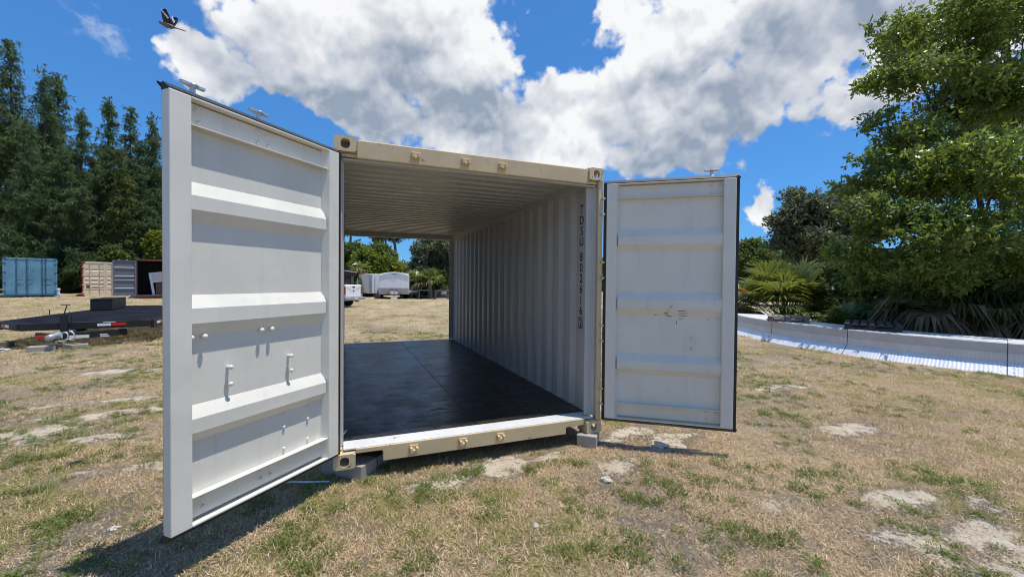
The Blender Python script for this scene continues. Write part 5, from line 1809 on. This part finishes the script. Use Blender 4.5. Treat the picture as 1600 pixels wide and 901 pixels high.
def pallet(label, c, rz, z, mat, wx=1.2, wy=1.0):
    t = thing('pallet', label, 'pallet', (c[0], c[1], z), rz, 'pallets on the steel panels')
    for k in range(7):
        y = -wy / 2 + 0.05 + k * (wy - 0.1) / 6
        MB().box(-wx / 2, wx / 2, y - 0.05, y + 0.05, 0.112, 0.132).build('plank', mat, t, bevel=0.003)
    for k in range(3):
        x = -wx / 2 + 0.05 + k * (wx - 0.1) / 2
        MB().box(x - 0.045, x + 0.045, -wy / 2, wy / 2, 0.092, 0.1115).build('stringer', mat, t)
        for yy in (-wy / 2 + 0.07, 0, wy / 2 - 0.07):
            MB().box(x - 0.045, x + 0.045, yy - 0.06, yy + 0.06, 0.0205, 0.0915).build('spacer', mat, t, bevel=0.003)
        MB().box(x - 0.045, x + 0.045, -wy / 2, wy / 2, 0.0, 0.020).build('runner', mat, t)
    return t


pallet('pale weathered wooden pallet on the steel panels in front of the spreading palmetto', (11.72, 4.55), math.radians(38), 0.452, 'pallet_wood', 1.0, 0.95)
pallet('dark weathered pallet on the steel panels under the drooping palmetto', (11.78, 2.55), math.radians(28), 0.452, 'pallet_dark', 1.5, 1.0)

# dirt road, kerb blocks and pale-roofed house behind
road = np.array([at(1000, 452, 26.0)[:2], at(1700, 452, 17.0)[:2]])
dd_ = unit(road[1] - road[0])
nn_ = np.array([-dd_[1], dd_[0]])
paint('pale_road', (0.46, 0.43, 0.38), 0.95, 0.12, (0.34, 0.30, 0.25), 0.12, 2.0, bumpy=0.3)
V, Q = [], []
for i in range(41):
    for j in range(9):
        p = road[0] - dd_ * 4 + dd_ * i * 0.9 + nn_ * (-2.2 + 0.55 * j)
        V.append((p[0], p[1], float(gz(p[0], p[1])) + 0.03))
for i in range(40):
    for j in range(8):
        a = i * 9 + j
        Q.append((a, a + 1, a + 10, a + 9))
tag(link('road', np_mesh('road', V, Q, 'pale_road', True)), 'pale dirt road behind the steel panels', None, None, 'structure')
yb = thing('barrier_block', 'stubby yellowish barrier block just past the edge of the shaded door', 'block', (*at(1150, 470, 17.2)[:2], float(gz(*at(1150, 470, 17.2)[:2]))), -0.35)
MB().box(-0.45, 0.45, -0.15, 0.15, 0, 0.34).build('base', 'yellow_block', yb, bevel=0.02)
MB().box(-0.42, 0.42, -0.12, 0.12, 0.342, 0.62).build('upper_course', 'yellow_block', yb, bevel=0.02)
hb = gbase(1440, 33)
hs_ = thing('house', 'low house with a pale metal roof half hidden behind the trees', 'house', hb, face_cam(hb[0], hb[1]))
MB().box(-7.5, 5.5, 0, 5, 0, 2.0).build('wall', 'off_white', hs_)
rf = MB().prism([(-0.6, 1.95), (2.5, 3.1), (5.6, 1.95), (5.6, 2.05), (2.5, 3.2), (-0.6, 2.05)], -8.0, 6.0, 'x').build('roof', 'pale_metal_roof', hs_)
for x in (-5, -2, 1.5, 4):
    wn = MB().box(x - 0.5, x + 0.5, -0.03, -0.002, 0.8, 1.7).build('window', 'dark_glass', hs_)
    MB().box(x - 0.55, x + 0.55, -0.06, -0.031, 0.72, 0.79).build('sill', 'off_white', wn)

# ------------------------------------------------------------------ seen through the far end
def wheel(parent, loc, r=0.34, w=0.22, rz=0.0):
    o = link('wheel', None, parent, loc, (0, 0, rz))
    MB().lathe([(r * 0.58, -w / 2), (r * 0.93, -w / 2), (r, -w * 0.35), (r, w * 0.35), (r * 0.93, w / 2), (r * 0.58, w / 2)], (0, 0, 0), (1, 0, 0), 20).build('tyre', 'tyre_black', o, smooth=True)
    MB().lathe([(0.03, -w * 0.46), (r * 0.55, -w * 0.38), (r * 0.55, w * 0.38), (0.03, w * 0.46)], (0, 0, 0), (1, 0, 0), 14).build('rim', 'rim_steel', o)


# pickup: local -y is the tail
pt = gbase(553, 25.0)
pa = face_cam(pt[0], pt[1]) + math.radians(58)
pc = gbase(538.5, 24.0)
pk = thing('pickup_truck', 'white pickup truck with its tailgate towards the far opening', 'truck', (pc[0] + 0.98 * math.cos(pa), pc[1] + 0.98 * math.sin(pa), pc[2]), pa)
body = MB()
body.prism([(-0.98, 0.55), (-1.0, 0.85), (-0.97, 1.25), (-0.93, 1.33), (0.93, 1.33), (0.97, 1.25), (1.0, 0.85), (0.98, 0.55)], 0.10, 1.95, 'y')
body.build('bed', 'white_paint', pk, bevel=0.03)
cab = MB()
for i, (y, z, w) in enumerate(((1.96, 1.30, 0.95), (2.25, 1.92, 0.74), (3.35, 1.90, 0.74), (4.05, 1.32, 0.93))):
    cab.v += [(-w, y, z), (w, y, z)]
base = len(cab.v)
cab.v += [(-0.97, 1.96, 0.5), (0.97, 1.96, 0.5), (-0.97, 4.05, 0.5), (0.97, 4.05, 0.5)]
cab.f += [(0, 1, 3, 2), (2, 3, 5, 4), (4, 5, 7, 6), (8, 9, 1, 0), (6, 7, 11, 10), (8, 10, 11, 9), (0, 2, 4, 6, 10, 8), (1, 9, 11, 7, 5, 3)]
cab.build('cab', 'white_paint', pk, bevel=0.04)
MB().add([(-0.62, 2.03, 1.42), (0.62, 2.03, 1.42), (0.58, 2.20, 1.80), (-0.58, 2.20, 1.80)], [(0, 1, 2, 3)]).build('rear_window', 'dark_glass', pk)
for s in (-1, 1):
    MB().add([(s * 0.925, 2.20, 1.38), (s * 0.925, 3.75, 1.38), (s * 0.775, 3.30, 1.82), (s * 0.775, 2.36, 1.82)], [(0, 1, 2, 3)]).build('side_window', 'dark_glass', pk)
MB().prism([(4.06, 0.5), (4.06, 1.22), (5.35, 1.12), (5.5, 0.95), (5.5, 0.5)], -0.96, 0.96, 'x').build('bonnet', 'white_paint', pk, bevel=0.05)
tg = MB().box(-0.78, 0.78, 0.045, 0.098, 0.62, 1.30).build('tailgate', 'white_paint', pk, bevel=0.015)
MB().box(-0.12, 0.12, 0.03, 0.044, 1.16, 1.24).build('handle', 'stencil_black', tg)
MB().box(-0.05, 0.05, 0.034, 0.0445, 0.92, 1.02).build('badge', 'stencil_black', tg)
MB().add([(-0.7, 0.040, 1.20), (-0.10, 0.040, 0.98), (-0.10, 0.040, 0.95), (-0.7, 0.040, 1.16), (0.7, 0.040, 1.20), (0.10, 0.040, 0.98), (0.10, 0.040, 0.95), (0.7, 0.040, 1.16)], [(0, 1, 2, 3), (4, 7, 6, 5)]).build('crease', 'zinc_shaded', tg)
for x in (-0.89, 0.89):
    MB().box(x - 0.095, x + 0.095, 0.055, 0.099, 0.78, 1.22).build('tail_lamp', 'tail_red', pk, bevel=0.015)
bp_ = MB().box(-0.98, 0.98, -0.14, 0.06, 0.42, 0.60).build('bumper', 'rim_steel', pk, bevel=0.03)
MB().box(-0.16, 0.16, -0.146, -0.1405, 0.47, 0.57).build('plate', 'off_white', bp_)
MB().tube((0, -0.05, 0.38), (0, -0.32, 0.38), 0.035, n=8).build('tow_ball_mount', 'black_steel', pk)
for x in (-0.82, 0.82):
    wheel(pk, (x, 0.95, 0.36), 0.36, 0.24)
    wheel(pk, (x, 4.55, 0.36), 0.36, 0.24)

# white cargo trailer, nose towards us
ct = gbase(616, 36.7)
cg = thing('cargo_trailer', 'white enclosed cargo trailer with rounded roof and grey stone guard', 'trailer', ct, face_cam(ct[0], ct[1]))
prof = [(-1.28, 0.42), (-1.28, 2.02)] + [(-1.28 + 0.16 * (1 - math.cos(t)), 2.02 + 0.20 * math.sin(t)) for t in np.linspace(0.3, 1.5, 4)] + [(-0.6, 2.32), (0, 2.36), (0.6, 2.32)] + \
       [(1.28 - 0.16 * (1 - math.cos(t)), 2.02 + 0.20 * math.sin(t)) for t in np.linspace(1.5, 0.3, 4)] + [(1.28, 2.02), (1.28, 0.42)]
MB().prism(prof, 0.0, 4.6, 'y').build('body', 'white_paint', cg, bevel=0.03)
MB().prism([(-1.24, 2.06), (-0.6, 2.335), (0, 2.375), (0.6, 2.335), (1.24, 2.06), (1.2, 2.02), (0.6, 2.20), (0, 2.235), (-0.6, 2.20), (-1.2, 2.02)], -0.05, 0.30, 'y').build('nose_cap', 'white_paint', cg, bevel=0.01)
MB().box(-1.24, 1.24, -0.012, -0.002, 0.44, 0.96).build('stone_guard', 'diamond_plate', cg)
MB().box(-0.25, 0.25, -0.062, -0.052, 2.16, 2.20).build('marker_lamp', 'cart_grey', cg)
for s in (-1, 1):
    MB().obox((s * 0.32, -0.62, 0.40), unit((-s * 0.45, -1, 0)), unit((1, -s * 0.45, 0)), (0, 0, 1), 0.70, 0.04, 0.05).build('drawbar', 'black_steel', cg)
MB().box(-0.34, -0.03, -0.30, -0.16, 0.42, 0.72).build('warning_panel', 'white_paint', cg, bevel=0.01)
MB().box(0.06, 0.30, -0.30, -0.16, 0.42, 0.70).build('warning_panel', 'white_paint', cg, bevel=0.01)
MB().box(-0.34, -0.03, -0.305, -0.15, 0.722, 0.80).build('warning_band', 'tail_red', cg)
MB().box(0.06, 0.30, -0.305, -0.15, 0.702, 0.80).build('warning_band', 'tail_red', cg)
MB().box(-0.28, 0.24, -1.30, -1.02, -0.0, 0.14).build('tongue_block', 'white_paint', cg, bevel=0.01)
MB().tube((0, -1.15, 0.14), (0, -1.15, 0.8), 0.035, n=8).build('jack', 'galvanised', cg)
for s in (-1, 1):
    for y in (2.2, 3.0):
        wheel(cg, (s * 1.14, y, 0.33), 0.33, 0.2)
    MB().box(s * 1.14 - 0.13, s * 1.14 + 0.13, 1.75, 3.45, 0.62, 0.70).build('fender', 'black_steel', cg, bevel=0.01)
# second box trailer behind it
st_ = gbase(581, 40.5)
s2 = thing('box_trailer', 'plain white box trailer showing behind the cargo trailer, on its left', 'trailer', st_, face_cam(st_[0], st_[1]) + 0.25)
MB().box(-0.3, 1.8, 0, 4.0, 0.35, 2.25).build('body', 'white_paint', s2, bevel=0.03)
MB().box(-0.29, 0.02, -0.02, -0.002, 0.4, 2.2).build('edge_trim', 'rim_steel', s2)
MB().tube((0.3, -0.02, 0.5), (0.3, -0.02, 2.1), 0.02, n=6).build('lock_rod', 'galvanised', s2)
for s in (-0.15, 1.65):
    wheel(s2, (s, 2.2, 0.33), 0.33, 0.2)
MB().box(0.2, 1.3, -0.9, 0.0, 0.30, 0.36).build('drawbar', 'black_steel', s2)
# dark shed with green post
sh = gbase(546, 33)
sd_ = thing('shed', 'dark brown shed with green corner post at the left of the view through the container', 'shed', sh, face_cam(sh[0], sh[1]))
MB().box(-4.0, 0.12, 0.02, 4, 0, 1.95).build('wall', 'shed_brown', sd_)
MB().prism([(-4.2, 2.62), (-4.2, 2.9), (0.5, 2.22), (0.5, 1.95), (-4.2, 1.95)], -0.25, 4.2, 'y').build('gable', 'shed_brown', sd_)
MB().prism([(-4.25, 2.91), (-4.25, 2.98), (0.56, 2.28), (0.56, 2.225)], -0.32, 4.3, 'y').build('roof', 'pale_metal_roof', sd_)
MB().box(0.125, 0.30, -0.1, 0.1, 0, 1.945).build('corner_post', 'shed_green', sd_)
wn = MB().box(-0.62, 0.02, -0.02, 0.018, 0.3, 1.75).build('screen_door', 'dark_glass', sd_)
for k in range(4):
    MB().box(-0.62 + 0.2 * k, -0.60 + 0.2 * k, -0.03, -0.0205, 0.3, 1.75).build('bar', 'shed_green', wn)
# blue step ladder
lp = gbase(562, 36)
ld = thing('step_ladder', 'pale blue ladder standing beside the shed', 'ladder', lp, face_cam(lp[0], lp[1]))
for x in (-0.2, 0.2):
    MB().obox((x, 0.1, 0.9), (1, 0, 0), (0, 1, -0.15), (0, 0.15, 1), 0.025, 0.03, 0.92).build('stile', 'ladder_blue', ld)
for k in range(5):
    MB().box(-0.174, 0.174, 0.02 + 0.05 * k, 0.07 + 0.05 * k, 0.25 + 0.33 * k, 0.28 + 0.33 * k).build('rung', 'ladder_blue', ld)
# dark work tables and an old cart under the oak
for u, d, w, lab in ((664, 37.5, 1.25, 'dark work table nearest the white cargo trailer, under the palms'), (690, 37.0, 1.3, 'dark work table next to the far opening edge, under the oak')):
    q = gbase(u, d)
    t = thing('work_table', lab, 'table', q, face_cam(q[0], q[1]) + 0.2, 'dark tables under the oak')
    MB().box(-w / 2, w / 2, -0.4, 0.4, 0.72, 0.79).build('top', 'cart_grey', t, bevel=0.01)
    for x in (-w / 2 + 0.06, w / 2 - 0.06):
        for y in (-0.34, 0.34):
            MB().box(x - 0.04, x + 0.04, y - 0.04, y + 0.04, 0, 0.719).build('leg', 'cart_grey', t)
    MB().box(-w / 2 + 0.1, w / 2 - 0.1, -0.3, 0.3, 0.25, 0.28).build('shelf', 'cart_grey', t)
q = gbase(645, 38.2)
t = thing('utility_cart', 'low dark cart with pale seat beside the white cargo trailer', 'cart', q, face_cam(q[0], q[1]) + 0.5)
MB().box(-0.55, 0.55, -0.9, 0.9, 0.36, 0.50).build('tray', 'black_steel', t, bevel=0.02)
MB().box(-0.4, 0.4, -0.2, 0.3, 0.52, 0.74).build('seat', 'off_white', t, bevel=0.04)
for x in (-0.5, 0.5):
    for y in (-0.6, 0.6):
        wheel(t, (x, y, 0.24), 0.24, 0.16)
q = gbase(697, 40.5)
t = thing('shade_toned_heap', 'tarpaulin-covered heap behind the work tables, coloured dark for the oak shade', 'tarpaulin', q, 0.4)
bm = bmesh.new()
bmesh.ops.create_icosphere(bm, subdivisions=3, radius=1)
from mathutils import noise as mnoise
for v in bm.verts:
    v.co *= 1 + 0.25 * mnoise.noise(v.co * 2.2)
    v.co = Vector((v.co.x * 1.3, v.co.y * 0.8, max(0.0, v.co.z) * 1.3))
me = bpy.data.meshes.new('tarpaulin')
bm.to_mesh(me)
bm.free()
me.materials.append(MATS['cart_grey'])  # dark grey carries the shade under the oak in its colour
link('cover', me, t)
MB().path([(1.4 * math.cos(a), 0.9 * math.sin(a), 0.03) for a in np.linspace(0, 6.28, 24)], 0.02, 5).build('tie_rope', 'cart_grey', t)
# far fence behind the ladder
q = gbase(574, 44)
t = thing('wire_fence', 'wire fence line behind the ladder seen through the container', 'fence', q, face_cam(q[0], q[1]))
for k in range(4):
    MB().tube((-1.5 + k * 1.0, 0, 0), (-1.5 + k * 1.0, 0, 1.45), 0.04, n=6).build('post', 'zinc_shaded', t)
for z in (0.5, 1.0, 1.4):
    MB().tube((-1.5, -0.02, z), (1.5, -0.02, z), 0.018, n=5).build('wire', 'zinc_shaded', t)

# ------------------------------------------------------------------ bird in flight
bc = at(262, 40, 3.4)
bd_ = thing('bird', 'grey bird with dark raised wings flying above the sunlit door', 'bird', bc)
bd_.scale = (1.15, 1.15, 1.15)
ex, ez = AX_R, AX_U
ax = unit(ex * 0.92 - ez * 0.33 - AX_F * 0.1)        # towards the tail
upv = unit(np.cross(np.cross(ax, ez), ax))
sdv = np.cross(ax, upv)


def loft(path_, rads, flat, n=10):
    V, Fq = [], []
    for p, r_, f_ in zip(path_, rads, flat):
        for k in range(n):
            a = 2 * math.pi * k / n
            V.append(p + upv * math.cos(a) * r_ * f_ + sdv * math.sin(a) * r_)
    for i in range(len(path_) - 1):
        for k in range(n):
            Fq.append((i * n + k, i * n + (k + 1) % n, (i + 1) * n + (k + 1) % n, (i + 1) * n + k))
    Fq += [tuple(range(n - 1, -1, -1)), tuple(range((len(path_) - 1) * n, len(path_) * n))]
    return MB().add(V, Fq)


ss_ = [-0.086, -0.072, -0.066, -0.055, -0.045, -0.03, -0.005, 0.025, 0.05, 0.07, 0.10, 0.135, 0.15]
rr_ = [0.001, 0.003, 0.008, 0.0125, 0.0125, 0.0155, 0.020, 0.0175, 0.011, 0.008, 0.009, 0.010, 0.006]
ff_ = [1, 1, 1, 1, 1, 1, 0.95, 0.9, 0.7, 0.4, 0.25, 0.2, 0.2]
loft([ax * s_ + upv * (0.004 if s_ < -0.04 else 0) for s_ in ss_], rr_, ff_).build('body', 'bird_grey', bd_, smooth=True)
MB().lathe([(0.0004, -0.001), (0.0022, 0), (0.0004, 0.0022)], ax * -0.060 + upv * 0.008 - AX_F * 0.0115, -AX_F, 8).build('eye', 'bird_black', bd_)
for s_, tw in ((-1, 0.0), (1, 0.35)):
    rt = ax * 0.0 + upv * 0.012 + sdv * s_ * 0.012
    wd_ = unit(upv * 0.9 + sdv * s_ * 0.45 - ax * (0.12 - tw * 0.3))
    nW = unit(np.cross(ax, wd_))
    out, wht = [], []
    span = 0.085
    rows = []
    for k in range(9):
        t_ = k / 8
        ch0 = -0.026 - 0.006 * math.sin(t_ * 3.1)
        ch1 = 0.042 * (1 - 0.25 * t_) * math.sqrt(max(0.05, 1 - t_ ** 3))
        if k == 8:
            ch0, ch1 = 0.0, 0.014
        rows.append([rt + wd_ * span * t_ + ax * (ch0 + (ch1 - ch0) * c_) + nW * s_ * 0.008 * math.sin(c_ * 3.1) for c_ in (0, .33, .66, 1)])
    V = [p for r_ in rows for p in r_] + [p + nW * 0.002 for r_ in rows for p in r_]
    Fq = []
    for i in range(8):
        for j in range(3):
            a = i * 4 + j
            Fq.append((a, a + 1, a + 5, a + 4))
            Fq.append((36 + a, 36 + a + 4, 36 + a + 5, 36 + a + 1))
    for i in range(8):
        for j in (0, 3):
            a = i * 4 + j
            Fq.append((a, a + 4, a + 40, a + 36))
    wg = MB().add(V, Fq).build('wing', 'bird_black', bd_)
    band = []
    for side_ in (1, -1):
        pA = rt + wd_ * span * 0.85 - ax * 0.022 - AX_F * 0.007 * side_
        pB = rt + wd_ * span * 0.32 + ax * 0.030 - AX_F * 0.007 * side_
        if side_ == 1:
            m = MB().obox((pA + pB) / 2 - AX_F * 0.004, unit(pB - pA), np.cross(unit(pB - pA), AX_F), AX_F, np.linalg.norm(pB - pA) / 2, 0.006, 0.0012)
            m.build('wing_bar', 'bird_white', wg, bevel=0.0008)
